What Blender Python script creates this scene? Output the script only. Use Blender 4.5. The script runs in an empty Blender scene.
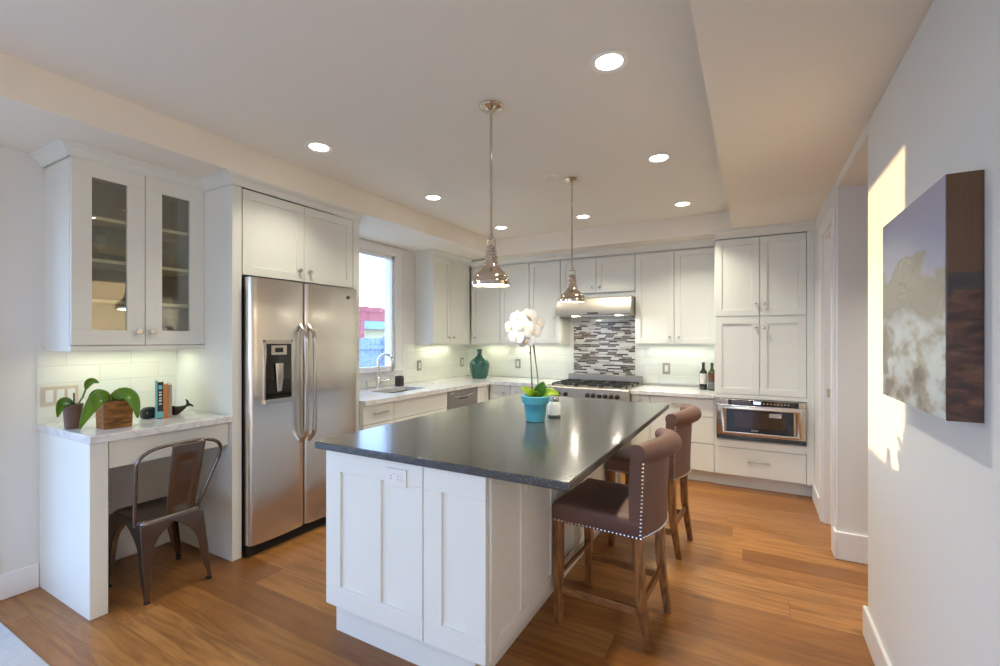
import bpy, bmesh, math, random
from mathutils import Vector, Matrix, Euler
random.seed(7)
PI = math.pi
S = bpy.context.scene
COL = S.collection

# ---------------------------------------------------------------- camera
cam_d = bpy.data.cameras.new('camera')
cam = bpy.data.objects.new('camera', cam_d)
COL.objects.link(cam)
cam.location = (0, 0, 1.36)
cam.rotation_euler = (PI / 2, 0, math.radians(29))
cam_d.sensor_fit = 'HORIZONTAL'
cam_d.sensor_width = 36
cam_d.lens = 36 * 455 / 1000
cam_d.shift_y = 0.0055
cam_d.clip_start = 0.02
S.camera = cam

# ---------------------------------------------------------------- view, sky, sun
S.view_settings.view_transform = 'Standard'
S.view_settings.look = 'None'
S.view_settings.gamma = 1
S.view_settings.use_curve_mapping = False
S.view_settings.exposure = 0.37
S.cycles.max_bounces = 12
S.cycles.diffuse_bounces = 7
S.cycles.glossy_bounces = 5
S.cycles.transparent_max_bounces = 16
S.cycles.sample_clamp_indirect = 6
S.cycles.caustics_reflective = False
S.cycles.caustics_refractive = False

wd = bpy.data.worlds.new('sky')
S.world = wd
wd.use_nodes = True
wn = wd.node_tree.nodes
wl = wd.node_tree.links
bg = wn['Background']
tc = wn.new('ShaderNodeTexCoord')
sx = wn.new('ShaderNodeSeparateXYZ')
wl.new(tc.outputs['Generated'], sx.inputs[0])
rp = wn.new('ShaderNodeValToRGB')
rp.color_ramp.elements[0].position = 0.46
rp.color_ramp.elements[0].color = (0.26, 0.30, 0.36, 1)
rp.color_ramp.elements[1].position = 0.62
rp.color_ramp.elements[1].color = (0.34, 0.56, 1.0, 1)
e = rp.color_ramp.elements.new(0.505)
e.color = (0.60, 0.77, 1.0, 1)
mp = wn.new('ShaderNodeMapRange')
mp.inputs['From Min'].default_value = -1
wl.new(sx.outputs['Z'], mp.inputs['Value'])
wl.new(mp.outputs[0], rp.inputs[0])
wl.new(rp.outputs[0], bg.inputs['Color'])
bg.inputs['Strength'].default_value = 4.7

sun_d = bpy.data.lights.new('sun', 'SUN')
sun_d.energy = 5.0
sun_d.color = (1.0, 0.70, 0.34)
sun_d.angle = math.radians(0.5)
sun = bpy.data.objects.new('sun', sun_d)
COL.objects.link(sun)
sun.rotation_euler = Vector((1, -0.197, -0.050)).to_track_quat('-Z', 'Y').to_euler()
sun.location = (-6, 4, 2)

WARM = (1.0, 0.94, 0.76)


def area(name, loc, w, h, power, color, rot=(0, 0, 0), shape='RECTANGLE', spread=PI):
    d = bpy.data.lights.new(name, 'AREA')
    d.shape = shape
    d.size = w
    d.size_y = h
    d.energy = power
    d.color = color
    d.spread = spread
    o = bpy.data.objects.new(name, d)
    COL.objects.link(o)
    o.location = loc
    o.rotation_euler = rot
    return o


# ---------------------------------------------------------------- materials


def nd(nt, typ, **kw):
    n = nt.nodes.new(typ)
    for k, v in kw.items():
        if k.startswith('i_'):
            key = k[2:]
            n.inputs[int(key) if key.isdigit() else key.replace('_', ' ')].default_value = v
        else:
            setattr(n, k, v)
    return n


def mat(name, color=(0.8, 0.8, 0.8), rough=0.5, metal=0.0, var=0.04, scale=14, bump=0.0, bscale=120, coat=0.0,
        spec=0.5, emis=None, estr=0.0, trans=0.0, sub=0.0, stretch=None, sheen=0.0, ior=1.45, alpha=1.0):
    m = bpy.data.materials.new(name)
    m.use_nodes = True
    nt = m.node_tree
    b = nt.nodes['Principled BSDF']
    b.inputs['Roughness'].default_value = rough
    b.inputs['Metallic'].default_value = metal
    b.inputs['Specular IOR Level'].default_value = spec
    b.inputs['Coat Weight'].default_value = coat
    b.inputs['Coat Roughness'].default_value = 0.06
    b.inputs['Transmission Weight'].default_value = trans
    b.inputs['Subsurface Weight'].default_value = sub
    b.inputs['Sheen Weight'].default_value = sheen
    b.inputs['IOR'].default_value = ior
    b.inputs['Alpha'].default_value = alpha
    t = nd(nt, 'ShaderNodeTexCoord')
    mpn = nd(nt, 'ShaderNodeMapping')
    nt.links.new(t.outputs['Object'], mpn.inputs[0])
    if stretch:
        mpn.inputs['Scale'].default_value = stretch
    nz = nd(nt, 'ShaderNodeTexNoise', i_Scale=scale, i_Detail=4.0)
    nt.links.new(mpn.outputs[0], nz.inputs['Vector'])
    mx = nd(nt, 'ShaderNodeMix', data_type='RGBA')
    c = Vector(color[:3])
    mx.inputs[6].default_value = (*[max(0, v * (1 - var)) for v in c], 1)
    mx.inputs[7].default_value = (*[min(1, v * (1 + var)) for v in c], 1)
    nt.links.new(nz.outputs[0], mx.inputs[0])
    nt.links.new(mx.outputs[2], b.inputs['Base Color'])
    if bump:
        n2 = nd(nt, 'ShaderNodeTexNoise', i_Scale=bscale, i_Detail=3.0)
        nt.links.new(mpn.outputs[0], n2.inputs['Vector'])
        bp = nd(nt, 'ShaderNodeBump', i_Strength=bump, i_Distance=0.004)
        nt.links.new(n2.outputs[0], bp.inputs['Height'])
        nt.links.new(bp.outputs[0], b.inputs['Normal'])
    if emis:
        b.inputs['Emission Color'].default_value = (*emis, 1)
        b.inputs['Emission Strength'].default_value = estr
    return m


def math_n(nt, op, a, b=None, c=None):
    n = nd(nt, 'ShaderNodeMath', operation=op)
    for i, v in enumerate((a, b, c)):
        if v is None:
            continue
        if isinstance(v, (int, float)):
            n.inputs[i].default_value = v
        else:
            nt.links.new(v, n.inputs[i])
    return n.outputs[0]


def ramp(nt, fac, stops):
    r = nd(nt, 'ShaderNodeValToRGB')
    el = r.color_ramp.elements
    el[0].position, el[0].color = stops[0][0], (*stops[0][1], 1)
    el[1].position, el[1].color = stops[-1][0], (*stops[-1][1], 1)
    for p, cc in stops[1:-1]:
        q = el.new(p)
        q.color = (*cc, 1)
    nt.links.new(fac, r.inputs[0])
    return r.outputs[0]


def mixc(nt, fac, a, b, mode='MIX'):
    m = nd(nt, 'ShaderNodeMix', data_type='RGBA', blend_type=mode)
    for sock, v in ((m.inputs[0], fac), (m.inputs[6], a), (m.inputs[7], b)):
        if isinstance(v, (int, float)):
            sock.default_value = v
        elif isinstance(v, tuple):
            sock.default_value = (*v, 1)
        else:
            nt.links.new(v, sock)
    return m.outputs[2]


def xyz(nt, coord='Object'):
    t = nd(nt, 'ShaderNodeTexCoord')
    s = nd(nt, 'ShaderNodeSeparateXYZ')
    nt.links.new(t.outputs[coord], s.inputs[0])
    return t.outputs[coord], s.outputs[0], s.outputs[1], s.outputs[2]


def comb(nt, x, y, z):
    c = nd(nt, 'ShaderNodeCombineXYZ')
    for i, v in enumerate((x, y, z)):
        if isinstance(v, (int, float)):
            c.inputs[i].default_value = v
        else:
            nt.links.new(v, c.inputs[i])
    return c.outputs[0]


def noise(nt, vec, scale, detail=4.0, dist=0.0):
    n = nd(nt, 'ShaderNodeTexNoise', i_Scale=scale, i_Detail=detail, i_Distortion=dist)
    nt.links.new(vec, n.inputs['Vector'])
    return n.outputs[0]


def white(nt, vec):
    n = nd(nt, 'ShaderNodeTexWhiteNoise', noise_dimensions='3D')
    nt.links.new(vec, n.inputs['Vector'])
    return n.outputs['Value']


def blank(name, rough=0.4):
    m = bpy.data.materials.new(name)
    m.use_nodes = True
    b = m.node_tree.nodes['Principled BSDF']
    b.inputs['Roughness'].default_value = rough
    return m, m.node_tree, b


def floor_mat():
    m, nt, b = blank('oak_planks', 0.3)
    _, x, y, z = xyz(nt)
    W, L = 0.178, 1.75
    yr = math_n(nt, 'DIVIDE', math_n(nt, 'ADD', y, 0.05), W)
    row = math_n(nt, 'FLOOR', yr)
    off = math_n(nt, 'MULTIPLY', white(nt, comb(nt, row, 3.1, 0.5)), L * 3)
    xr = math_n(nt, 'DIVIDE', math_n(nt, 'ADD', x, off), L)
    colm = math_n(nt, 'FLOOR', xr)
    rnd = white(nt, comb(nt, row, colm, 1.7))
    rnd2 = white(nt, comb(nt, row, colm, 9.3))
    base = ramp(nt, rnd, [(0.0, (0.20, 0.076, 0.017)), (0.3, (0.30, 0.122, 0.029)), (0.7, (0.365, 0.157, 0.041)),
                          (1.0, (0.43, 0.198, 0.058))])
    gx = math_n(nt, 'ADD', math_n(nt, 'MULTIPLY', x, 0.9), math_n(nt, 'MULTIPLY', rnd, 40))
    gy = math_n(nt, 'ADD', math_n(nt, 'MULTIPLY', y, 9.0), math_n(nt, 'MULTIPLY', rnd2, 30))
    v = comb(nt, gx, gy, 0)
    g1 = noise(nt, v, 2.4, 6, 1.2)
    g2 = noise(nt, comb(nt, math_n(nt, 'MULTIPLY', gx, 3), math_n(nt, 'MULTIPLY', gy, 9), 0), 2.0, 3)
    kn = noise(nt, comb(nt, math_n(nt, 'MULTIPLY', gx, 2.6), math_n(nt, 'MULTIPLY', gy, 0.7), 4), 1.0, 2, 0.6)
    c1 = mixc(nt, ramp(nt, g1, [(0.36, (0.95, 0.95, 0.95)), (0.62, (0, 0, 0))]), base, (0.165, 0.060, 0.016))
    c1b = mixc(nt, 0.7, base, c1)
    c2 = mixc(nt, ramp(nt, g2, [(0.45, (0, 0, 0)), (0.75, (0.25, 0.25, 0.25))]), c1b, (0.20, 0.09, 0.03))
    c3 = mixc(nt, ramp(nt, kn, [(0.69, (0, 0, 0)), (0.78, (0.75, 0.75, 0.75))]), c2, (0.10, 0.045, 0.018))
    fy = math_n(nt, 'FRACT', yr)
    fx = math_n(nt, 'FRACT', xr)
    ey = math_n(nt, 'LESS_THAN', math_n(nt, 'MINIMUM', fy, math_n(nt, 'SUBTRACT', 1, fy)), 0.009)
    ex = math_n(nt, 'LESS_THAN', math_n(nt, 'MINIMUM', fx, math_n(nt, 'SUBTRACT', 1, fx)), 0.0009)
    edge = math_n(nt, 'MAXIMUM', ey, ex)
    c4 = mixc(nt, math_n(nt, 'MULTIPLY', edge, 0.55), c3, (0.10, 0.045, 0.018))
    nt.links.new(c4, b.inputs['Base Color'])
    nt.links.new(math_n(nt, 'ADD', math_n(nt, 'MULTIPLY', g2, 0.12), 0.26), b.inputs['Roughness'])
    bp = nd(nt, 'ShaderNodeBump', i_Strength=0.25, i_Distance=0.002)
    nt.links.new(math_n(nt, 'SUBTRACT', math_n(nt, 'MULTIPLY', g1, 0.25), edge), bp.inputs['Height'])
    nt.links.new(bp.outputs[0], b.inputs['Normal'])
    return m


def tile_mat(name, axis, tw=0.305, th=0.0955, col=(0.80, 0.81, 0.765), z0=0.917):
    m, nt, b = blank(name, 0.09)
    _, x, y, z = xyz(nt)
    u = x if axis == 'x' else y
    zr = math_n(nt, 'DIVIDE', math_n(nt, 'SUBTRACT', z, z0), th)
    row = math_n(nt, 'FLOOR', zr)
    ur = math_n(nt, 'ADD', math_n(nt, 'DIVIDE', u, tw), math_n(nt, 'MULTIPLY', row, 0.5))
    rnd = white(nt, comb(nt, row, math_n(nt, 'FLOOR', ur), 2))
    fz = math_n(nt, 'FRACT', zr)
    fu = math_n(nt, 'FRACT', ur)
    dz = math_n(nt, 'MULTIPLY', math_n(nt, 'MINIMUM', fz, math_n(nt, 'SUBTRACT', 1, fz)), th)
    du = math_n(nt, 'MULTIPLY', math_n(nt, 'MINIMUM', fu, math_n(nt, 'SUBTRACT', 1, fu)), tw)
    d = math_n(nt, 'MINIMUM', dz, du)
    g = math_n(nt, 'LESS_THAN', d, 0.0012)
    bev = math_n(nt, 'MINIMUM', math_n(nt, 'DIVIDE', d, 0.006), 1.0)
    c = mixc(nt, rnd, tuple(v * 0.97 for v in col), tuple(min(1, v * 1.03) for v in col))
    nt.links.new(mixc(nt, math_n(nt, 'MULTIPLY', g, 0.5), c, (0.62, 0.62, 0.58)), b.inputs['Base Color'])
    bp = nd(nt, 'ShaderNodeBump', i_Strength=0.5, i_Distance=0.003)
    nt.links.new(bev, bp.inputs['Height'])
    nt.links.new(bp.outputs[0], b.inputs['Normal'])
    return m


def mosaic_mat():
    m, nt, b = blank('glass_mosaic', 0.12)
    _, x, y, z = xyz(nt)
    th = 0.0185
    zr = math_n(nt, 'DIVIDE', z, th)
    row = math_n(nt, 'FLOOR', zr)
    r1 = white(nt, comb(nt, row, 5.2, 0.3))
    L = math_n(nt, 'ADD', math_n(nt, 'MULTIPLY', white(nt, comb(nt, row, 1.2, 7.3)), 0.07), 0.075)
    ur = math_n(nt, 'DIVIDE', math_n(nt, 'ADD', x, math_n(nt, 'MULTIPLY', r1, 2)), L)
    rnd = white(nt, comb(nt, row, math_n(nt, 'FLOOR', ur), 2.5))
    r = nd(nt, 'ShaderNodeValToRGB')
    r.color_ramp.interpolation = 'CONSTANT'
    el = r.color_ramp.elements
    el[0].position, el[0].color = 0, (0.70, 0.69, 0.66, 1)
    el[1].position, el[1].color = 0.27, (0.46, 0.44, 0.42, 1)
    for p, c in ((0.41, (0.19, 0.17, 0.155)), (0.54, (0.065, 0.05, 0.042)), (0.72, (0.13, 0.09, 0.065)), (0.86, (0.62, 0.62, 0.60))):
        q = el.new(p)
        q.color = (*c, 1)
    nt.links.new(rnd, r.inputs[0])
    fz = math_n(nt, 'FRACT', zr)
    fu = math_n(nt, 'FRACT', ur)
    dz = math_n(nt, 'MULTIPLY', math_n(nt, 'MINIMUM', fz, math_n(nt, 'SUBTRACT', 1, fz)), th)
    du = math_n(nt, 'MULTIPLY', math_n(nt, 'MINIMUM', fu, math_n(nt, 'SUBTRACT', 1, fu)), L)
    g = math_n(nt, 'LESS_THAN', math_n(nt, 'MINIMUM', dz, du), 0.0011)
    nt.links.new(mixc(nt, g, r.outputs[0], (0.60, 0.58, 0.55)), b.inputs['Base Color'])
    nt.links.new(math_n(nt, 'ADD', math_n(nt, 'MULTIPLY', g, 0.5), 0.12), b.inputs['Roughness'])
    return m


def marble_mat():
    m, nt, b = blank('marble', 0.12)
    v, x, y, z = xyz(nt)
    n1 = noise(nt, v, 3.2, 8, 1.6)
    n2 = noise(nt, v, 14, 6, 1.0)
    n3 = noise(nt, v, 60, 3)
    vein = ramp(nt, n1, [(0.45, (0, 0, 0)), (0.50, (0.45, 0.45, 0.45)), (0.55, (0, 0, 0))])
    c = mixc(nt, vein, (0.74, 0.74, 0.74), (0.44, 0.45, 0.47))
    c = mixc(nt, ramp(nt, n2, [(0.54, (0, 0, 0)), (0.78, (0.55, 0.55, 0.55))]), c, (0.46, 0.47, 0.49))
    c = mixc(nt, ramp(nt, n3, [(0.55, (0, 0, 0)), (0.75, (0.25, 0.25, 0.25))]), c, (0.48, 0.48, 0.49))
    nt.links.new(c, b.inputs['Base Color'])
    return m


def granite_mat():
    m, nt, b = blank('black_granite', 0.14)
    v, x, y, z = xyz(nt)
    n1 = noise(nt, v, 170, 2)
    n2 = noise(nt, v, 60, 3)
    c = mixc(nt, ramp(nt, n1, [(0.55, (0, 0, 0)), (0.7, (0.7, 0.7, 0.7))]), (0.040, 0.039, 0.038), (0.15, 0.15, 0.15))
    c = mixc(nt, ramp(nt, n2, [(0.5, (0, 0, 0)), (0.75, (0.5, 0.5, 0.5))]), c, (0.075, 0.073, 0.070))
    nt.links.new(c, b.inputs['Base Color'])
    nt.links.new(math_n(nt, 'ADD', math_n(nt, 'MULTIPLY', n2, 0.06), 0.15), b.inputs['Roughness'])
    b.inputs['Specular IOR Level'].default_value = 0.75
    bp = nd(nt, 'ShaderNodeBump', i_Strength=0.05, i_Distance=0.001)
    nt.links.new(n2, bp.inputs['Height'])
    nt.links.new(bp.outputs[0], b.inputs['Normal'])
    return m


def steel_mat(name, col=(0.60, 0.575, 0.54), rough=0.24, stretch=(2, 2, 160), bs=0.06, tan=(0, 1, 0), aniso=0.8):
    m, nt, b = blank(name, rough)
    b.inputs['Metallic'].default_value = 1
    b.inputs['Anisotropic'].default_value = aniso
    nt.links.new(comb(nt, *[float(q) for q in tan]), b.inputs['Tangent'])
    t = nd(nt, 'ShaderNodeTexCoord')
    mpn = nd(nt, 'ShaderNodeMapping')
    mpn.inputs['Scale'].default_value = stretch
    nt.links.new(t.outputs['Object'], mpn.inputs[0])
    n = noise(nt, mpn.outputs[0], 3, 4)
    nt.links.new(mixc(nt, n, tuple(c * 0.93 for c in col), tuple(min(1, c * 1.07) for c in col)), b.inputs['Base Color'])
    nt.links.new(math_n(nt, 'ADD', math_n(nt, 'MULTIPLY', n, 0.10), rough - 0.05), b.inputs['Roughness'])
    # faint sheet waviness
    m2 = nd(nt, 'ShaderNodeMapping')
    m2.inputs['Scale'].default_value = (1, 0.8, 2.5)
    nt.links.new(t.outputs['Object'], m2.inputs[0])
    w = noise(nt, m2.outputs[0], 1.6, 1)
    bp = nd(nt, 'ShaderNodeBump', i_Strength=bs, i_Distance=0.03)
    nt.links.new(w, bp.inputs['Height'])
    nt.links.new(bp.outputs[0], b.inputs['Normal'])
    return m


def wood_mat(name, dark, light, rough=0.45, axis='z', scale=6, spec=0.4):
    m, nt, b = blank(name, rough)
    b.inputs['Specular IOR Level'].default_value = spec
    v, x, y, z = xyz(nt)
    k = 7.0
    if axis == 'z':
        vv = comb(nt, math_n(nt, 'MULTIPLY', x, k), math_n(nt, 'MULTIPLY', y, k), z)
    elif axis == 'x':
        vv = comb(nt, x, math_n(nt, 'MULTIPLY', y, k), math_n(nt, 'MULTIPLY', z, k))
    else:
        vv = comb(nt, math_n(nt, 'MULTIPLY', x, k), y, math_n(nt, 'MULTIPLY', z, k))
    n = noise(nt, vv, scale, 6, 1.2)
    nt.links.new(ramp(nt, n, [(0.32, dark), (0.68, light)]), b.inputs['Base Color'])
    bp = nd(nt, 'ShaderNodeBump', i_Strength=0.15, i_Distance=0.002)
    nt.links.new(n, bp.inputs['Height'])
    nt.links.new(bp.outputs[0], b.inputs['Normal'])
    return m


def pane_mat(name, tint=(1, 1, 1), refl=0.06):
    """thin architectural glass: clear with a Fresnel reflection"""
    m = bpy.data.materials.new(name)
    m.use_nodes = True
    nt = m.node_tree
    nt.nodes.clear()
    out = nd(nt, 'ShaderNodeOutputMaterial')
    tr = nd(nt, 'ShaderNodeBsdfTransparent')
    tr.inputs[0].default_value = (*tint, 1)
    gl = nd(nt, 'ShaderNodeBsdfGlossy')
    gl.inputs['Roughness'].default_value = 0.01
    lw = nd(nt, 'ShaderNodeLayerWeight', i_Blend=0.5)
    ms = nd(nt, 'ShaderNodeMixShader')
    nt.links.new(math_n(nt, 'ADD', math_n(nt, 'MULTIPLY', math_n(nt, 'POWER', lw.outputs[1], 5), 0.9), refl), ms.inputs[0])
    nt.links.new(tr.outputs[0], ms.inputs[1])
    nt.links.new(gl.outputs[0], ms.inputs[2])
    nt.links.new(ms.outputs[0], out.inputs[0])
    return m


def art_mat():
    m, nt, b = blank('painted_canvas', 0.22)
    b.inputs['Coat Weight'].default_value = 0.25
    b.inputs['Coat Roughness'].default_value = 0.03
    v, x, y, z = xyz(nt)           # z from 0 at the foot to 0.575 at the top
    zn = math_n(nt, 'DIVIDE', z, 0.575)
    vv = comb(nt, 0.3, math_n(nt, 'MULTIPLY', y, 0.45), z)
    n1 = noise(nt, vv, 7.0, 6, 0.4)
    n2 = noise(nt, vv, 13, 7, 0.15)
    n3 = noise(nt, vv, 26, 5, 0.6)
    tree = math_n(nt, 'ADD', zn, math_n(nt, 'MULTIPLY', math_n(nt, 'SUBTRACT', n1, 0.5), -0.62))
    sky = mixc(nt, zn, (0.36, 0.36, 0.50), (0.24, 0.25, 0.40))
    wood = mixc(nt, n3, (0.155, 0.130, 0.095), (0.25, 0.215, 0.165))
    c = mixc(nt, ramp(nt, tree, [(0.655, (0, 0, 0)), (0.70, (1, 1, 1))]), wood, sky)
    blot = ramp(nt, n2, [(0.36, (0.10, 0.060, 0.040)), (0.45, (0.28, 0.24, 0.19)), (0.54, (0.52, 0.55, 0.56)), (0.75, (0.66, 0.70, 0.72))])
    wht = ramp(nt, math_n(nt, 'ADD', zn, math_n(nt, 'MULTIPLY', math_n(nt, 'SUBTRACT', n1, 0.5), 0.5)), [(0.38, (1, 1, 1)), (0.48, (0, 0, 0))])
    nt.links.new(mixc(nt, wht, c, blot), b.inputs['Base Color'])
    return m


def art_side_mat():
    m, nt, b = blank('painted_canvas_edge', 0.35)
    b.inputs['Coat Weight'].default_value = 0.3
    v, x, y, z = xyz(nt)
    zn = math_n(nt, 'DIVIDE', z, 0.575)
    n1 = noise(nt, comb(nt, x, math_n(nt, 'MULTIPLY', y, 1), math_n(nt, 'MULTIPLY', z, 2)), 12, 6, 1.5)
    n2 = noise(nt, comb(nt, math_n(nt, 'MULTIPLY', x, 60), y, z), 3, 3)
    c = ramp(nt, n1, [(0.3, (0.018, 0.007, 0.004)), (0.5, (0.075, 0.026, 0.012)), (0.72, (0.20, 0.085, 0.04))])
    up = mixc(nt, n2, (0.075, 0.030, 0.009), (0.15, 0.068, 0.022))
    c = mixc(nt, ramp(nt, zn, [(0.56, (0, 0, 0)), (0.60, (1, 1, 1))]), c, up)
    band = math_n(nt, 'MULTIPLY', math_n(nt, 'GREATER_THAN', zn, 0.53), math_n(nt, 'LESS_THAN', zn, 0.60))
    c = mixc(nt, math_n(nt, 'MULTIPLY', band, 0.75), c, (0.03, 0.025, 0.025))
    nt.links.new(c, b.inputs['Base Color'])
    return m


def leaf_mat(name, col, rough=0.3):
    return mat(name, col, rough, var=0.25, scale=9, spec=0.5, sub=0.0)


M = {}
M['wall'] = mat('wall_paint', (0.755, 0.745, 0.725), 0.55, var=0.012, scale=3, bump=0.05, bscale=260)
M['ceil'] = mat('ceiling_paint', (0.85, 0.82, 0.755), 0.6, var=0.012, scale=3, bump=0.05, bscale=260)
M['soffit'] = mat('ceiling_paint_warm_lit', (0.88, 0.825, 0.725), 0.6, var=0.012, scale=3, bump=0.05, bscale=260)  # same paint as the ceiling, warm light put into a lighter tone
M['trim'] = mat('trim_paint', (0.82, 0.81, 0.80), 0.32, var=0.01)
M['cab'] = mat('cabinet_lacquer', (0.775, 0.785, 0.735), 0.36, var=0.012, scale=5)
M['cabin'] = mat('cabinet_inside_shade', (0.24, 0.225, 0.14), 0.5, var=0.06, scale=8)  # dark olive holds the shade of the unlit interior
M['shelf'] = mat('shelf_edge', (0.80, 0.78, 0.70), 0.4, var=0.02)
M['floor'] = floor_mat()
M['tileL'] = tile_mat('glass_tile_left', 'y')
M['tileB'] = tile_mat('glass_tile_back', 'x', z0=0.86)
M['mosaic'] = mosaic_mat()
M['marble'] = marble_mat()
M['granite'] = granite_mat()
M['steel'] = steel_mat('brushed_steel', (0.74, 0.70, 0.65))
M['steelh'] = steel_mat('brushed_steel_hood', (0.40, 0.37, 0.335), 0.46, (1, 1, 220), 0.01, (1, 0, 0), 0.0)
M['steeld'] = steel_mat('dark_steel', (0.40, 0.37, 0.34), 0.3, (2, 2, 160), 0.0)
M['steelm'] = steel_mat('steel_floor_reflection', (0.60, 0.51, 0.39), 0.2, (1, 1, 220), 0.01, (1, 0, 0), 0.3)  # microwave steel, the floor's golden reflection put into its base colour
M['chrome'] = mat('polished_chrome', (0.80, 0.79, 0.78), 0.07, 1.0, var=0.02)
M['nickel'] = mat('satin_nickel', (0.62, 0.58, 0.53), 0.2, 1.0, var=0.02)
M['pnickel'] = mat('polished_nickel', (0.66, 0.585, 0.495), 0.06, 1.0, var=0.03)
M['black'] = mat('black_plastic', (0.012, 0.012, 0.013), 0.3, var=0.1)
M['blackglass'] = mat('black_glass', (0.010, 0.008, 0.006), 0.05, var=0.1, coat=0.5)
M['ovenwin'] = mat('oven_window', (0.05, 0.028, 0.010), 0.08, var=0.3, scale=20, coat=0.4)
M['iron'] = mat('cast_iron', (0.02, 0.019, 0.018), 0.55, var=0.2, bump=0.2)
M['gun'] = mat('gunmetal', (0.20, 0.168, 0.155), 0.27, 0.95, var=0.22, scale=11)
M['rubber'] = mat('rubber', (0.015, 0.014, 0.014), 0.7)
M['leather'] = mat('brown_leather', (0.150, 0.080, 0.062), 0.52, var=0.10, scale=24, bump=0.12, bscale=420, spec=0.45)
M['oak'] = wood_mat('stool_oak', (0.12, 0.045, 0.014), (0.36, 0.165, 0.055), 0.42)
M['oakx'] = wood_mat('stool_oak_side', (0.12, 0.045, 0.014), (0.36, 0.165, 0.055), 0.42, 'x')
M['oaky'] = wood_mat('stool_oak_cross', (0.12, 0.045, 0.014), (0.36, 0.165, 0.055), 0.42, 'y')
M['nail'] = mat('nail_heads', (0.82, 0.80, 0.76), 0.18, 1.0)
M['pane'] = pane_mat('window_glass')
M['cabpane'] = pane_mat('cabinet_glass', (0.93, 0.94, 0.83), 0.17)
M['crystal'] = pane_mat('clear_glass', (0.93, 0.95, 0.93), 0.12)
M['plate'] = mat('switch_plate', (0.80, 0.79, 0.77), 0.35)
M['plateg'] = mat('switch_plate_grey', (0.36, 0.34, 0.29), 0.35)
M['platet'] = mat('switch_plate_tan', (0.62, 0.54, 0.45), 0.35)
M['jug'] = mat('green_glass', (0.006, 0.080, 0.062), 0.08, var=0.8, scale=22, coat=0.7)
M['bot1'] = mat('dark_bottle_glass', (0.010, 0.012, 0.006), 0.06, var=0.2, coat=0.6)
M['bot2'] = mat('green_bottle_glass', (0.025, 0.045, 0.008), 0.06, var=0.2, coat=0.6)
M['label'] = mat('paper_label', (0.60, 0.58, 0.54), 0.6)
M['labelr'] = mat('red_label', (0.12, 0.035, 0.02), 0.6)
M['labelg'] = mat('grey_label', (0.14, 0.145, 0.15), 0.6)
M['bluepot'] = mat('blue_glazed_pot', (0.085, 0.36, 0.46), 0.32, var=0.10, scale=8)
M['soil'] = mat('moss', (0.07, 0.05, 0.02), 0.9, var=0.4, bump=0.6, bscale=60)
M['petal'] = mat('white_petal', (0.66, 0.635, 0.62), 0.55, var=0.04, sub=0.15)
M['lip'] = mat('orchid_lip', (0.72, 0.50, 0.16), 0.5, var=0.2)
M['stem'] = mat('orchid_stem', (0.13, 0.15, 0.04), 0.5, var=0.2)
M['stake'] = mat('wooden_stake', (0.10, 0.055, 0.03), 0.6, var=0.2)
M['leafd'] = leaf_mat('dark_leaf', (0.055, 0.16, 0.018))
M['leafl'] = leaf_mat('lime_leaf', (0.30, 0.46, 0.025))
M['leafm'] = leaf_mat('mid_leaf', (0.11, 0.24, 0.022))
M['browpot'] = mat('brown_pot', (0.135, 0.075, 0.055), 0.45, var=0.3, scale=20)
M['boxwood'] = wood_mat('planter_wood', (0.10, 0.035, 0.008), (0.42, 0.185, 0.045), 0.5, 'y', 7)
M['bcyan'] = mat('cyan_cover', (0.12, 0.55, 0.58), 0.4)
M['bblack'] = mat('black_cover', (0.025, 0.025, 0.03), 0.4)
M['borange'] = mat('orange_cover', (0.58, 0.22, 0.05), 0.45)
M['btan'] = mat('tan_cover', (0.42, 0.30, 0.22), 0.5)
M['bblue'] = mat('blue_block', (0.20, 0.52, 0.62), 0.45)
M['page'] = mat('page_edges', (0.72, 0.68, 0.58), 0.8, var=0.1, stretch=(60, 60, 1))
M['whale'] = mat('whale_iron', (0.030, 0.024, 0.022), 0.45, var=0.3, bump=0.1)
M['rug'] = mat('rug_wool', (0.46, 0.455, 0.45), 0.95, var=0.14, scale=36, bump=0.7, bscale=120)
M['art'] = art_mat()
M['artside'] = art_side_mat()
M['lens'] = mat('lamp_lens', (0.9, 0.9, 0.9), 0.5, emis=(1.0, 0.93, 0.82), estr=9.0)
M['hoodlens'] = mat('hood_lamp_lens', (0.9, 0.9, 0.9), 0.5, emis=(1.0, 0.9, 0.75), estr=6.0)
M['bulb'] = mat('pendant_bulb', (0.9, 0.9, 0.9), 0.5, emis=(1.0, 0.84, 0.62), estr=7.0)
M['whiteen'] = mat('white_enamel', (0.86, 0.84, 0.80), 0.35)
M['screen'] = mat('blue_display', (0.3, 0.4, 0.9), 0.4, emis=(0.50, 0.62, 1.0), estr=1.6)
M['mark'] = mat('white_print', (0.72, 0.70, 0.66), 0.5)
M['fence'] = wood_mat('fence_boards', (0.20, 0.26, 0.33), (0.36, 0.42, 0.50), 0.8)
M['pergola'] = wood_mat('pergola_red', (0.42, 0.10, 0.10), (0.58, 0.20, 0.19), 0.7, 'y')
M['stucco'] = mat('yellow_stucco', (0.68, 0.60, 0.36), 0.9, var=0.06)
M['shingle'] = mat('blue_roof', (0.20, 0.27, 0.38), 0.85, var=0.15, scale=30)
M['ground'] = mat('yard_ground', (0.36, 0.34, 0.29), 0.95, var=0.3, scale=8)
M['paving'] = mat('bounce_paving', (0.50, 0.48, 0.45), 0.9, var=0.1, scale=6)
M['bush'] = leaf_mat('bush_leaf', (0.10, 0.16, 0.06), 0.6)
M['bottleblue'] = mat('blue_soap', (0.04, 0.16, 0.30), 0.2, coat=0.4)
M['cream'] = mat('cream_jar', (0.72, 0.76, 0.76), 0.12, var=0.15, scale=20)


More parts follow.
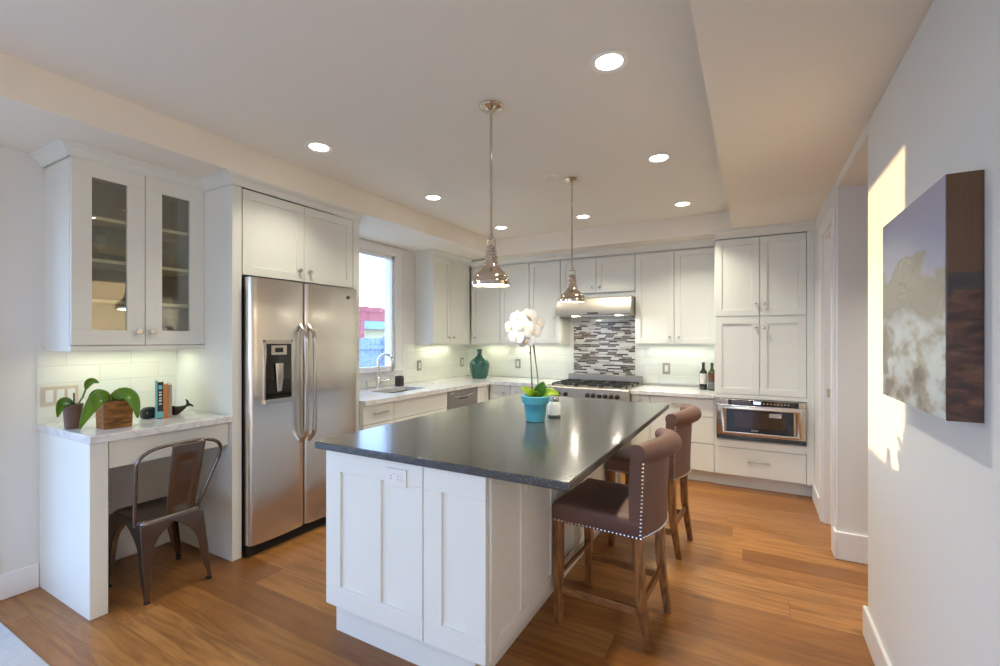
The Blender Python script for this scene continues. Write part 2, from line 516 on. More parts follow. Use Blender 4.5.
# ---------------------------------------------------------------- mesh helpers
class B:
    def __init__(s):
        s.bm = bmesh.new()
        s.mi = 0

    def face(s, vs):
        try:
            f = s.bm.faces.new(vs)
            f.material_index = s.mi
            return f
        except ValueError:
            return None

    def hexa(s, p):
        v = [s.bm.verts.new(q) for q in p]
        for q in ((0, 3, 2, 1), (4, 5, 6, 7), (0, 1, 5, 4), (1, 2, 6, 5), (2, 3, 7, 6), (3, 0, 4, 7)):
            s.face([v[i] for i in q])
        return s

    def box(s, x0, x1, y0, y1, z0, z1):
        x0, x1 = sorted((x0, x1))
        y0, y1 = sorted((y0, y1))
        z0, z1 = sorted((z0, z1))
        return s.hexa([(x0, y0, z0), (x1, y0, z0), (x1, y1, z0), (x0, y1, z0),
                       (x0, y0, z1), (x1, y0, z1), (x1, y1, z1), (x0, y1, z1)])

    def rings(s, rings, closed=True, cap0=True, cap1=True):
        vr = [[s.bm.verts.new(p) for p in r] for r in rings]
        n = len(vr[0])
        for a, b in zip(vr, vr[1:]):
            for i in range(n if closed else n - 1):
                j = (i + 1) % n
                s.face([a[i], a[j], b[j], b[i]])
        if closed and cap0:
            s.face(list(reversed(vr[0])))
        if closed and cap1:
            s.face(vr[-1])
        return s

    def lathe(s, c, prof, n=32, cap0=True, cap1=True, axis='z'):
        c = Vector(c)
        rs = []
        for r, h in prof:
            ring = []
            for i in range(n):
                a = 2 * PI * i / n
                x, y = max(r, 1e-4) * math.cos(a), max(r, 1e-4) * math.sin(a)
                p = {'z': Vector((x, y, h)), 'x': Vector((h, x, y)), 'y': Vector((y, h, x))}[axis]
                ring.append(c + p)
            rs.append(ring)
        return s.rings(rs, True, cap0, cap1)

    def cyl(s, a, b, r0, r1=None, n=20):
        return s.tube([a, b], [r0, r0 if r1 is None else r1], n)

    def tube(s, pts, r, n=10, cap=True, flat=None):
        pts = [Vector(p) for p in pts]
        if isinstance(r, (int, float)):
            r = [r] * len(pts)
        rs = []
        up = None
        for i, p in enumerate(pts):
            if i == 0:
                t = pts[1] - p
            elif i == len(pts) - 1:
                t = p - pts[i - 1]
            else:
                t = (pts[i + 1] - p).normalized() + (p - pts[i - 1]).normalized()
            t = t.normalized() if t.length > 1e-9 else Vector((0, 0, 1))
            if up is None:
                up = Vector((0, 0, 1)) if abs(t.z) < 0.9 else Vector((1, 0, 0))
            u = (up - t * up.dot(t)).normalized()
            w = t.cross(u)
            up = u
            fx, fy = flat if flat else (1, 1)
            rs.append([p + (u * math.cos(2 * PI * k / n) * fx + w * math.sin(2 * PI * k / n) * fy) * r[i] for k in range(n)])
        return s.rings(rs, True, cap, cap)

    def bar(s, a, b, w, d, w2=None, d2=None, up=(0, 1, 0)):
        """square-section bar between two points; w along 'up', d across"""
        a, b = Vector(a), Vector(b)
        t = (b - a).normalized()
        u = Vector(up)
        u = (u - t * u.dot(t)).normalized()
        v = t.cross(u)
        w2 = w if w2 is None else w2
        d2 = d if d2 is None else d2
        r1 = [a + u * sx_ * w / 2 + v * sy_ * d / 2 for sx_, sy_ in ((-1, -1), (1, -1), (1, 1), (-1, 1))]
        r2 = [b + u * sx_ * w2 / 2 + v * sy_ * d2 / 2 for sx_, sy_ in ((-1, -1), (1, -1), (1, 1), (-1, 1))]
        return s.rings([r1, r2])

    def prism(s, poly, axis, a, b):
        def P(u, v, w):
            return {'x': (w, u, v), 'y': (u, w, v), 'z': (u, v, w)}[axis]
        return s.rings([[P(u, v, a) for u, v in poly], [P(u, v, b) for u, v in poly]])

    def sphere(s, c, r, n=12, m=8, sc=(1, 1, 1)):
        c = Vector(c)
        rs = []
        for j in range(m + 1):
            ph = PI * j / m - PI / 2
            rr = max(math.cos(ph), 1e-3) * r
            rs.append([c + Vector((rr * math.cos(2 * PI * i / n) * sc[0], rr * math.sin(2 * PI * i / n) * sc[1],
                                   r * math.sin(ph) * sc[2])) for i in range(n)])
        return s.rings(rs)

    def surf(s, fn, nu, nv):
        g = [[s.bm.verts.new(fn(i / nu, j / nv)) for j in range(nv + 1)] for i in range(nu + 1)]
        for i in range(nu):
            for j in range(nv):
                s.face([g[i][j], g[i + 1][j], g[i + 1][j + 1], g[i][j + 1]])
        return s


def root_loc(p):
    while p.parent is not None:
        p = p.parent
    return Vector(p.location)


def obj(name, b, m, parent=None, bevel=0.0, local=False, thick=0.0, sub=0, angle=32, origin=None, seg=2):
    me = bpy.data.meshes.new(name)
    if origin is not None and parent is None:
        bmesh.ops.translate(b.bm, verts=b.bm.verts, vec=-Vector(origin))
    if parent is not None and not local:
        bmesh.ops.translate(b.bm, verts=b.bm.verts, vec=-root_loc(parent))
    bmesh.ops.recalc_face_normals(b.bm, faces=b.bm.faces)
    b.bm.to_mesh(me)
    b.bm.free()
    for mm in (m if isinstance(m, (list, tuple)) else [m]):
        me.materials.append(mm)
    for p in me.polygons:
        p.use_smooth = True
    me.set_sharp_from_angle(angle=math.radians(angle))
    o = bpy.data.objects.new(name, me)
    COL.objects.link(o)
    if origin is not None and parent is None:
        o.location = origin
    if parent is not None:
        o.parent = parent
    if thick:
        md = o.modifiers.new('thickness', 'SOLIDIFY')
        md.thickness = thick
        md.offset = 0
    if sub:
        md = o.modifiers.new('smooth', 'SUBSURF')
        md.levels = sub
        md.render_levels = sub
    if bevel:
        md = o.modifiers.new('edge', 'BEVEL')
        md.width = bevel
        md.segments = seg
        md.limit_method = 'ANGLE'
        md.angle_limit = math.radians(40)
    return o


def thing(name, label, cat, loc=(0, 0, 0), group=None):
    o = bpy.data.objects.new(name, None)
    COL.objects.link(o)
    o.location = loc
    o.empty_display_size = 0.1
    return tag(o, label, cat, group)


def tag(o, label, cat, group=None):
    o['label'] = label
    o['category'] = cat
    if group:
        o['group'] = group
    return o


def struct(name, b, m, parent=None, **k):
    o = obj(name, b, m, parent, **k)
    if parent is None:
        o['kind'] = 'structure'
    return o


def copy_tree(o, parent=None):
    c = o.copy()
    COL.objects.link(c)
    if parent is not None:
        c.parent = parent
    for ch in list(o.children):
        copy_tree(ch, c)
    return c


# ---------------------------------------------------------------- the room
XL, XR, YB, YR = -3.42, 0.46, 5.28, -4.0
ZC, ZS, ZL = 2.54, 2.345, 2.362

struct('floor', B().box(-3.62, 2.6, -4.2, 5.5, -0.06, 0), M['floor'])
struct('ceiling', B().box(-3.62, 2.6, -4.2, 5.5, ZC, ZC + 0.1), M['ceil'])
struct('ceiling_soffit_left', B().box(-3.6, -2.715, -4.15, 4.95, ZL, ZC), M['soffit'])
b = B()
b.box(-2.715, 2.55, 4.715, 5.45, ZS, ZC)
b.box(-3.6, -2.715, 4.95, 5.45, ZS, ZC)
struct('ceiling_soffit_back', b, M['soffit'])
struct('ceiling_soffit_right', B().box(-0.16, 2.55, -4.15, 4.715, ZS, ZC), M['soffit'])
# left wall with the sink window and the patio opening further forward
WY0, WY1, WZ0, WZ1 = 2.78, 3.79, 1.03, 2.255
DY0, DY1, DZ1 = -2.5, 0.70, 2.15
b = B()
b.box(XL - 0.14, XL, DY1, WY0, 0, ZL)
b.box(XL - 0.14, XL, WY0, WY1, 0, WZ0)
b.box(XL - 0.14, XL, WY0, WY1, WZ1, ZL)
b.box(XL - 0.14, XL, WY1, YB + 0.15, 0, ZL)
b.box(XL - 0.14, XL, DY0, DY1, DZ1, ZL)
b.box(XL - 0.14, XL, -4.15, DY0, 0, ZL)
struct('wall_left', b, M['wall'])
struct('wall_back', B().box(XL, 2.55, YB, YB + 0.15, 0, ZS), M['wall'])
# right wall: near stretch, hall opening, short pier, door opening, stub to the pantry
HY0, HY1 = 2.625, 3.475
PY1 = 3.60
FY1, FZ = 4.10, 2.11
struct('wall_right', B().box(XR, XR + 0.12, -4.15, HY0, 0, ZS), M['wall'], bevel=0.008, seg=3)
b = B()
b.box(XR, 2.55, HY1, PY1, 0, ZS)
struct('wall_right_pier', b, M['wall'], bevel=0.006, seg=3)
b = B()
b.box(XR, XR + 0.12, PY1, FY1, FZ, ZS)
b.box(XR, XR + 0.12, FY1, YB, 0, ZS)
struct('wall_right_far', b, M['wall'])
struct('ceiling_hall', B().box(XR, 2.45, HY0, HY1, 2.292, ZS), M['ceil'])
struct('wall_hall', B().box(2.45, 2.55, -4.15, YB, 0, ZS), M['wall'])
# rear wall behind the camera, with a wide glazed opening
b = B()
b.box(-3.56, -3.1, -4.15, -4.0, 0, ZC)
b.box(0.1, 2.55, -4.15, -4.0, 0, ZC)
b.box(-3.1, 0.1, -4.15, -4.0, 2.33, ZC)
b.box(-3.1, 0.1, -4.15, -4.0, 0, 0.06)
struct('wall_rear', b, M['wall'])
b = B()
for x in (-3.1, -2.05, -1.0, 0.04):
    b.box(x, x + 0.06, -4.12, -4.04, 0.06, 2.33)
b.box(-3.1, 0.1, -4.12, -4.04, 0.06, 0.12)
b.box(-3.1, 0.1, -4.12, -4.04, 2.27, 2.33)
w3 = struct('window_3', b, M['trim'])
struct('pane', B().box(-3.04, 0.04, -4.085, -4.079, 0.12, 2.27), M['pane'], w3)
# patio door frame
b = B()
for y in (DY0, -0.93, DY1 - 0.06):
    b.box(XL - 0.11, XL - 0.04, y, y + 0.06, 0, DZ1)
b.box(XL - 0.11, XL - 0.04, DY0, DY1, DZ1 - 0.06, DZ1)
b.box(XL - 0.11, XL - 0.04, DY0, DY1, 0, 0.05)
d2 = struct('door_2', b, M['trim'])
struct('pane', B().box(XL - 0.083, XL - 0.077, DY0 + 0.06, DY1 - 0.06, 0.05, DZ1 - 0.06), M['pane'], d2)
b = B()
b.box(XL, XL + 0.02, DY1, DY1 + 0.09, 0, DZ1 + 0.09)
b.box(XL, XL + 0.02, DY0 - 0.09, DY0, 0, DZ1 + 0.09)
b.box(XL, XL + 0.02, DY0, DY1, DZ1, DZ1 + 0.09)
struct('trim_1', b, M['trim'], bevel=0.003)
# sink window
b = B()
b.box(XL - 0.06, XL - 0.004, WY0, WY1, WZ0, WZ0 + 0.035)
b.box(XL - 0.06, XL - 0.004, WY0, WY1, WZ1 - 0.035, WZ1)
b.box(XL - 0.06, XL - 0.004, WY0, WY0 + 0.035, WZ0, WZ1)
b.box(XL - 0.06, XL - 0.004, WY1 - 0.035, WY1, WZ0, WZ1)
w1 = struct('window_1', b, M['trim'], bevel=0.003)
struct('pane', B().box(XL - 0.036, XL - 0.031, WY0 + 0.035, WY1 - 0.035, WZ0 + 0.035, WZ1 - 0.035), M['pane'], w1)
b = B()
b.box(XL, XL + 0.02, WY1, WY1 + 0.10, WZ0 - 0.09, WZ1 + 0.09)
b.box(XL, XL + 0.02, WY0 - 0.115, WY0, WZ0 - 0.09, WZ1 + 0.09)
b.box(XL, XL + 0.02, WY0, WY1, WZ1, WZ1 + 0.09)
b.box(XL, XL + 0.016, WY0, WY1, WZ0 - 0.09, WZ0 - 0.022)
struct('trim_2', b, M['trim'], bevel=0.003)
struct('window_sill', B().box(XL - 0.03, XL + 0.05, WY0 - 0.13, WY1 + 0.13, WZ0 - 0.022, WZ0), M['trim'], bevel=0.004)
# far door on the right wall: jamb and casing
b = B()
b.box(XR - 0.018, XR, FY1, FY1 + 0.09, 0, FZ + 0.09)
b.box(XR - 0.018, XR, PY1, FY1, FZ, FZ + 0.09)
b.box(XR - 0.018, XR, PY1 - 0.06, PY1, 0.16, FZ + 0.09)
struct('trim_3', b, M['trim'], bevel=0.003)
b = B()
b.box(XR, XR + 0.12, FY1 - 0.02, FY1, 0, FZ)
b.box(XR, XR + 0.12, PY1, FY1 - 0.02, FZ - 0.02, FZ)
b.box(XR, XR + 0.12, PY1, PY1 + 0.02, 0, FZ)
b.box(XR + 0.05, XR + 0.065, FY1 - 0.032, FY1 - 0.02, 0, FZ - 0.02)
d1 = struct('door_1', b, M['trim'], bevel=0.002)
struct('strike_plate', B().box(XR + 0.018, XR + 0.042, FY1 - 0.024, FY1 - 0.0195, 0.93, 0.99), M['nickel'], d1)


# baseboards
def bb(name, boxes):
    b_ = B()
    for q in boxes:
        b_.box(*q)
    return struct(name, b_, M['trim'], bevel=0.005)


BH = 0.135
bb('baseboard_right', [(XR - 0.016, XR, -4, HY0 + 0.016, 0, BH), (XR, XR + 0.12, HY0, HY0 + 0.016, 0, BH)])
bb('baseboard_hall', [(XR - 0.016, XR, HY1 - 0.016, PY1, 0, BH + 0.035), (XR, 2.45, HY1 - 0.016, HY1, 0, BH + 0.035)])
bb('baseboard_far', [(XR - 0.016, XR, FY1 + 0.09, 4.64, 0, BH)])
bb('baseboard_left', [(XL, XL + 0.016, DY1 + 0.09, 0.955, 0, BH), (XL, XL + 0.016, 1.032, 1.632, 0, BH)])

# backsplash tile and mosaic (fixed to the walls)
struct('backsplash_desk', B().box(XL, XL + 0.008, 0.948, 1.632, 0.892, 1.31), M['tileL'])
b = B()
b.box(XL, XL + 0.008, 2.661, WY0 - 0.115, 0.86, 1.30)
b.box(XL, XL + 0.008, WY0 - 0.115, WY1 + 0.115, 0.86, WZ0 - 0.09)
b.box(XL, XL + 0.008, WY1 + 0.115, YB, 0.86, 1.30)
struct('backsplash_left', b, M['tileL'])
struct('backsplash_back', B().box(XL, -0.305, YB - 0.008, YB, 0.86, 1.84), M['tileB'])
struct('backsplash_mosaic', B().box(-1.895, -1.165, YB - 0.013, YB - 0.008, 0.90, 1.57), M['mosaic'])


# crown mouldings
def crown_poly(h=0.075, p=0.052):
    k = h / 0.075
    return [(0, 0), (0.007, 0), (0.007, 0.009 * k), (0.012, 0.013 * k), (0.015, 0.026 * k), (0.022, 0.038 * k), (0.034, 0.048 * k), (p - 0.009, 0.053 * k),
            (p - 0.009, 0.058 * k), (p, 0.062 * k), (p, h), (0, h)]


def crown(name, runs, z0, h=0.075):
    """runs: list of ('X+', x, y0, y1) / ('Y-', y, x0, x1) / ('Yend', y, x0, x1) pieces with mitre extents"""
    b_ = B()
    for face, pos, u0, u1, m0, m1 in runs:
        rings = []
        for u, mm in ((u0, m0), (u1, m1)):
            ring = []
            for n, z in crown_poly(h):
                uu = u + mm * n
                if face == 'X+':
                    ring.append((pos + n, uu, z0 + z))
                else:
                    ring.append((uu, pos - n, z0 + z))
            rings.append(ring)
        b_.rings(rings)
    return struct(name, b_, M['cab'])


crown('trim_4', [('Y-', 0.973, XL, -3.07, 0, 1), ('X+', -3.07, 0.973, 1.632, -1, -1),
                 ('Y-', 1.632, -3.07, -2.77, 1, 1), ('X+', -2.77, 1.632, 2.66, -1, 0)], ZL - 0.062, 0.062)
crown('trim_5', [('Y-', 4.14, XL, -3.17, 0, 1), ('X+', -3.17, 4.14, 4.95, -1, -1)], ZL - 0.062, 0.062)
crown('trim_6', [('Y-', 4.95, -3.17, -0.305, 0, 0), ('Y-', 4.64, -0.305, XR, 0, 0)], ZS - 0.075)


# ---------------------------------------------------------------- cabinet kit
def fr(face, pos):
    """frame: (u along the run, n out of the face, z) -> world"""
    if face == 'X+':
        return lambda u, n, z: (pos + n, u, z)
    return lambda u, n, z: (u, pos - n, z)


def fbox(b_, F, u0, u1, n0, n1, z0, z1):
    p, q = F(u0, n0, z0), F(u1, n1, z1)
    b_.box(p[0], q[0], p[1], q[1], p[2], q[2])


def shaker(b_, F, u0, u1, z0, z1, rail=0.057, stile=None, t=0.02, rec=0.009, hole=False, mids=()):
    st = rail if stile is None else stile
    cuts = [u0]
    edges = [u0] + [m for m in mids] + [u1]
    ivs = []
    for a, c in zip(edges, edges[1:]):
        ivs.append((a + (st if a == u0 else st / 2), c - (st if c == u1 else st / 2)))
    zb, zt = z0 + rail, z1 - rail
    # frame pieces
    us = [u0] + [v for iv in ivs for v in iv] + [u1]
    for i in range(0, len(us), 2):
        fbox(b_, F, us[i], us[i + 1], -t, 0, zb, zt)
    fbox(b_, F, u0, u1, -t, 0, z0, zb)
    fbox(b_, F, u0, u1, -t, 0, zt, z1)
    if not hole:
        for a, c in ivs:
            fbox(b_, F, a - 0.004, c + 0.004, -t + 0.002, -rec, zb - 0.004, zt + 0.004)
    return ivs, zb, zt


def knob(F, u, z, parent, m='nickel'):
    b_ = B()
    a, c = Vector(F(u, 0.0, z)), Vector(F(u, 0.026, z))
    d = (c - a).normalized()
    b_.tube([a, a + d * 0.003, a + d * 0.004, a + d * 0.014, a + d * 0.017, a + d * 0.022, a + d * 0.0265, a + d * 0.028],
            [0.009, 0.009, 0.0055, 0.0055, 0.013, 0.0145, 0.012, 0.004], 16)
    return obj('knob', b_, M[m], parent)


def pull(F, u0, u1, z, parent):
    b_ = B()
    m0, m1 = u0 + 0.018, u1 - 0.018
    b_.cyl(F(m0, 0, z), F(m0, 0.028, z), 0.005, n=10)
    b_.cyl(F(m1, 0, z), F(m1, 0.028, z), 0.005, n=10)
    b_.tube([F(u0, 0.028, z), F(u1, 0.028, z)], 0.0062, 12)
    return obj('handle', b_, M['nickel'], parent)


G = 0.0022


def door(root, F, u0, u1, z0, z1, kn=None, rail=0.057, name='door', mids=(), mt='cab', stile=None):
    b_ = B()
    shaker(b_, F, u0 + G, u1 - G, z0 + G, z1 - G, rail, mids=mids, stile=stile)
    o = obj(name, b_, M[mt], root, bevel=0.0012, seg=1)
    if kn:
        knob(F, kn[0], kn[1], o)
    return o


def drawer(root, F, u0, u1, z0, z1, kn=None, pl=None, name='drawer'):
    b_ = B()
    fbox(b_, F, u0 + G, u1 - G, -0.02, 0, z0 + G, z1 - G)
    o = obj(name, b_, M['cab'], root, bevel=0.0015, seg=1)
    if kn:
        knob(F, kn[0], kn[1], o)
    if pl:
        pull(F, pl[0], pl[1], pl[2], o)
    return o


def cabinet(name, label, cat, face, pos, u0, u1, z0, z1, depth, group=None, toe=0.0, toez=0.11, frame=0.0):
    F = fr(face, pos)
    c = Vector(F((u0 + u1) / 2, -depth / 2, z0))
    root = thing(name, label, cat, c, group)
    b_ = B()
    fbox(b_, F, u0, u1, -depth, -0.0205, z0 + (toez if toe else 0), z1)
    if toe:
        fbox(b_, F, u0, u1, -depth, -toe, z0, z0 + toez)
    obj('carcass', b_, M['cab'], root)
    return root, F


# ---------------------------------------------------------------- desk alcove on the left
t = thing('writing_desk', 'built-in white desk with one shallow drawer, between wall and refrigerator panel', 'desk', (-3.1, 1.28, 0))
obj('side_panel', B().box(XL + 0.001, -2.787, 0.957, 1.030, 0, 0.852), M['cab'], t, bevel=0.002)
b = B()
b.box(XL + 0.02, -2.83, 1.0305, 1.630, 0.735, 0.852)
obj('apron', b, M['cab'], t)
FD = fr('X+', -2.797)
dr = obj('drawer', B().box(-2.829, -2.797, 1.036, 1.627, 0.712, 0.846), M['cab'], t, bevel=0.002)
dt = obj('marble_worktop', B().box(XL + 0.001, -2.757, 0.948, 1.631, 0.853, 0.892), M['marble'], bevel=0.004)
tag(dt, 'veined white marble slab on top of the built-in desk', 'worktop')

# glass-fronted wall cabinet
GX, G0, G1, GZ0, GZ1 = -3.07, 0.978, 1.6315, 1.320, 2.305
FG = fr('X+', GX)
t = thing('glass_cabinet', 'white wall cabinet with two glass doors hung above the desk', 'cabinet', (-3.25, 1.3, GZ0))
b = B()
b.box(XL + 0.001, GX - 0.021, G0, G0 + 0.018, GZ0, GZ1)
b.box(XL + 0.001, GX - 0.021, G1 - 0.018, G1, GZ0, GZ1)
b.box(XL + 0.001, GX - 0.021, G0 + 0.018, G1 - 0.018, GZ0, GZ0 + 0.018)
b.box(XL + 0.001, GX - 0.021, G0 + 0.018, G1 - 0.018, GZ1 - 0.018, GZ1)
b.box(XL + 0.02, GX - 0.001, G0, G1, GZ0 - 0.028, GZ0)
obj('carcass', b, M['cab'], t, bevel=0.001, seg=1)
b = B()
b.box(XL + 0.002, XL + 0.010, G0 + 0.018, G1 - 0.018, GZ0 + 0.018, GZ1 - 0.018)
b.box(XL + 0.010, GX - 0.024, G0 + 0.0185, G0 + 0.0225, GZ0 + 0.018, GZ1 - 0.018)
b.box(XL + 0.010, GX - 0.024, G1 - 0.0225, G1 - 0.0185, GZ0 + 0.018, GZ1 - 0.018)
obj('shade_lining', b, M['cabin'], t)  # thin sheets that carry the interior shade as colour
SHZ = (1.555, 1.775, 2.005)
for z in SHZ:
    obj('shelf', B().box(XL + 0.011, GX - 0.035, G0 + 0.023, G1 - 0.023, z, z + 0.018), M['shelf'], t)
gm = 1.307
for u0, u1, ku in ((G0, gm, gm - 0.035), (gm, G1, gm + 0.035)):
    b = B()
    iv, zb, zt = shaker(b, FG, u0 + G, u1 - G, GZ0 + 0.004, GZ1 - 0.004, 0.082, 0.084, hole=True)
    d = obj('door', b, M['cab'], t, bevel=0.0012, seg=1)
    obj('glass_pane', B().box(GX - 0.014, GX - 0.010, iv[0][0] - 0.004, iv[0][1] + 0.004, zb - 0.004, zt + 0.004), M['cabpane'], d)
    kb = B()
    kb.box(GX, GX + 0.012, ku - 0.005, ku + 0.005, GZ0 + 0.074, GZ0 + 0.084)
    kb.box(GX + 0.012, GX + 0.024, ku - 0.016, ku + 0.016, GZ0 + 0.064, GZ0 + 0.094)
    obj('knob', kb, M['nickel'], d, bevel=0.004)


def wine_glass(x, y, z, h=0.16, r=0.034):
    t_ = B()
    t_.lathe((x, y, z), [(r * .9, 0), (r * .9, 0.003), (0.004, 0.008), (0.0035, h * .45), (0.012, h * .5), (r, h * .68), (r * .95, h * .85),
                         (r * .82, h), (r * .78, h), (r * .9, h * .85), (r * .94, h * .68), (0.010, h * .52)], 20)
    return t_


gl = [(-3.24, 1.16, 1.795, 'wine glass on the middle shelf behind the near glass door', 'chairs'),
      (-3.26, 1.47, 1.795, 'wine glass on the middle shelf behind the far glass door', ''),
      (-3.22, 1.42, 1.575, 'small stemmed glass on the lower shelf behind the far glass door', ''),
      (-3.24, 1.52, 1.340, 'stemmed glass standing on the floor of the glass cabinet', '')]
for i, (x, y, z, lb, _) in enumerate(gl):
    o = obj('wine_glass', wine_glass(x, y, z + 0.0005 - (0.0015 if i < 3 else 0.0015), 0.15 if i != 2 else 0.13), M['crystal'], origin=(x, y, z))
    tag(o, lb, 'glass', 'glasses in the glass cabinet')

# ---------------------------------------------------------------- refrigerator and its surround
t = thing('refrigerator_cabinet', 'tall white surround with two shaker doors above the refrigerator', 'cabinet', (-3.1, 2.13, 0))
obj('end_panel', B().box(XL + 0.001, -2.77, 1.6325, 1.692, 0, 2.30), M['cab'], t, bevel=0.002)
obj('far_panel', B().box(XL + 0.001, -2.77, 2.595, 2.66, 0, 2.30), M['cab'], t, bevel=0.002)
b = B()
b.box(XL + 0.001, -2.791, 1.6925, 2.5945, 1.765, 2.299)
obj('carcass', b, M['cab'], t)
FF = fr('X+', -2.77)
door(t, FF, 1.697, 2.143, 1.757, 2.295, (2.100, 1.832))
door(t, FF, 2.143, 2.590, 1.757, 2.295, (2.186, 1.832))

t = thing('refrigerator', 'stainless steel side-by-side refrigerator with ice dispenser in left door', 'refrigerator', (-3.05, 2.12, 0))
obj('body', B().box(-3.40, -2.765, 1.704, 2.578, 0.03, 1.735), M['black'], t, bevel=0.004)
b = B()
b.box(-2.764, -2.735, 1.71, 2.545, 0.002, 0.075)
for k in range(7):
    b.box(-2.735, -2.731, 1.74, 2.52, 0.012 + k * 0.008, 0.016 + k * 0.008)
obj('grille', b, M['black'], t)


def fdoor(y0, y1, z0, z1, hole=None):
    """gently bowed door slab"""
    b_ = B()
    xf, xb = -2.70, -2.762
    n = 16
    def xs(u):
        e = min(u, 1 - u) * (y1 - y0)
        r_ = 0.022
        base = xf + 0.012 * math.sin(PI * min(1, max(0, (u)))) - 0.006
        if e < r_:
            base -= r_ - math.sqrt(max(0, r_ * r_ - (r_ - e) ** 2))
        return base
    us = [0, 0.004, 0.012, 0.025, 0.05] + [0.05 + 0.9 * i / 12 for i in range(1, 12)] + [0.95, 0.975, 0.988, 0.996, 1]
    ring = [(xs(u), y0 + u * (y1 - y0)) for u in us] + [(xb, y1), (xb, y0)]
    b_.rings([[(x, y, z) for x, y in ring] for z in (z0, z0 + 0.004, z1 - 0.004, z1)])
    return b_


FRM = 2.098
dl = obj('door', fdoor(1.706, FRM - 0.004, 0.075, 1.742), M['steel'], t)
dr = obj('door', fdoor(FRM + 0.004, 2.578, 0.075, 1.742), M['steel'], t)
for dd, yy in ((dl, FRM - 0.034), (dr, FRM + 0.034)):
    b = B()
    pts = []
    for k in range(17):
        f = k / 16
        z = 0.655 + f * 0.80
        bow = 0.052 * min(1, math.sin(PI * f) * 4.0) ** 0.5 + 0.012 * math.sin(PI * f)
        pts.append((-2.706 + bow, yy, z))
    b.tube(pts, 0.0125, 12, flat=(1.0, 1.3))
    obj('handle', b, M['nickel'], dd)
# dispenser
b = B()
y0, y1, z0, z1 = 1.786, 1.996, 0.965, 1.350
b.box(-2.705, -2.692, y0, y0 + 0.014, z0, z1)
b.box(-2.705, -2.692, y1 - 0.014, y1, z0, z1)
b.box(-2.705, -2.692, y0, y1, z1 - 0.014, z1)
b.box(-2.705, -2.670, y0 - 0.004, y1 + 0.004, z0 - 0.02, z0 + 0.008)
b.box(-2.700, -2.6895, y0 + 0.014, y1 - 0.014, 1.20, z1 - 0.014)
dp = obj('dispenser', b, M['nickel'], dl, bevel=0.002)
b = B()
b.box(-2.704, -2.689, y0 + 0.014, y1 - 0.014, z0 + 0.008, 1.20)
b.box(-2.6896, -2.6885, y0 + 0.016, y1 - 0.016, 1.20, 1.326)
obj('dispenser_cavity', b, M['blackglass'], dl, bevel=0.001, seg=1)
b = B()
b.box(-2.6884, -2.6872, 1.835, 1.945, 1.255, 1.315)
obj('control_panel', b, M['nickel'], dl)
b = B()
b.tube([(-2.679, 1.887, 1.20), (-2.676, 1.887, 1.10), (-2.680, 1.887, 1.02)], [0.030, 0.024, 0.016], 14, flat=(0.35, 1.0))
obj('paddle', b, M['nickel'], dl)
obj('display', B().box(-2.6871, -2.6863, 1.862, 1.918, 1.270, 1.300), M['black'], dl)
b = B()
b.lathe((-2.6975, 2.478, 1.672), [(0.014, 0), (0.014, 0.005), (0.011, 0.007)], 24, axis='x')
bd = obj('badge', b, M['black'], dr)
b = B()
ringp = [(-2.6895, 2.478 + 0.009 * math.cos(a * PI / 12), 1.672 + 0.009 * math.sin(a * PI / 12)) for a in range(25)]
b.tube(ringp, 0.0013, 6)
b.tube([(-2.6895, 2.475 + 0.003 * math.cos(a * PI / 8), 1.672 + 0.005 * math.sin(a * PI / 8)) for a in range(2, 15)], 0.001, 5)
b.tube([(-2.6895, 2.481 + 0.003 * math.cos(a * PI / 8), 1.672 + 0.005 * math.sin(a * PI / 8)) for a in range(2, 15)], 0.001, 5)
obj('emblem', b, M['nickel'], dr)

# ---------------------------------------------------------------- left run of base cabinets
CZ0, CZ1 = 0.818, 0.857
LX = -2.735
r, F = cabinet('base_cabinet', 'white base cabinet with one drawer and bar pull beside the refrigerator', 'cabinet', 'X+', LX, 2.6605, 3.025, 0, CZ0 - 0.001, 0.68, 'base cabinets along the left wall', 0.075)
drawer(r, F, 2.664, 3.023, 0.655, 0.814, pl=(2.765, 2.935, 0.742))
door(r, F, 2.664, 3.023, 0.115, 0.652)
r, F = cabinet('base_cabinet', 'white sink cabinet with plain false front under the window', 'cabinet', 'X+', LX, 3.0255, 3.823, 0, 0.655, 0.68, 'base cabinets along the left wall', 0.075)
b = B()
fbox(b, F, 3.03, 3.82, -0.02, 0, 0.655, 0.814)
obj('false_front', b, M['cab'], r, bevel=0.0015, seg=1)
door(r, F, 3.03, 3.424, 0.115, 0.652)
door(r, F, 3.424, 3.82, 0.115, 0.652)
t = thing('dishwasher', 'stainless steel dishwasher with black pocket handle next to the sink cabinet', 'dishwasher', (-3.05, 4.115, 0))
obj('body', B().box(-3.38, LX - 0.03, 3.826, 4.404, 0.11, 0.814), M['black'], t)
dd = obj('door', B().box(LX - 0.03, LX + 0.004, 3.828, 4.402, 0.115, 0.812), M['steeld'], t, bevel=0.004)
b = B()
b.prism([(4.02, 0.735), (4.20, 0.735), (4.185, 0.712), (4.035, 0.712)], 'x', LX + 0.0035, LX + 0.006)
obj('handle', b, M['black'], dd)
obj('handle_rim', B().tube([(LX + 0.006, 3.93 + 0.36 * k / 12, 0.752 - 0.022 * math.sin(PI * k / 12)) for k in range(13)], 0.004, 8), M['nickel'], dd)
obj('toe_panel', B().box(LX - 0.08, LX - 0.07, 3.83, 4.40, 0.005, 0.108), M['black'], t)
obj('indicator_label', B().box(LX + 0.004, LX + 0.005, 3.87, 3.94, 0.775, 0.795), M['label'], dd)
r, F = cabinet('base_cabinet', 'white corner base cabinet between dishwasher and back run', 'cabinet', 'X+', LX, 4.4055, 5.26, 0, CZ0 - 0.001, 0.66, 'base cabinets along the left wall', 0.075)
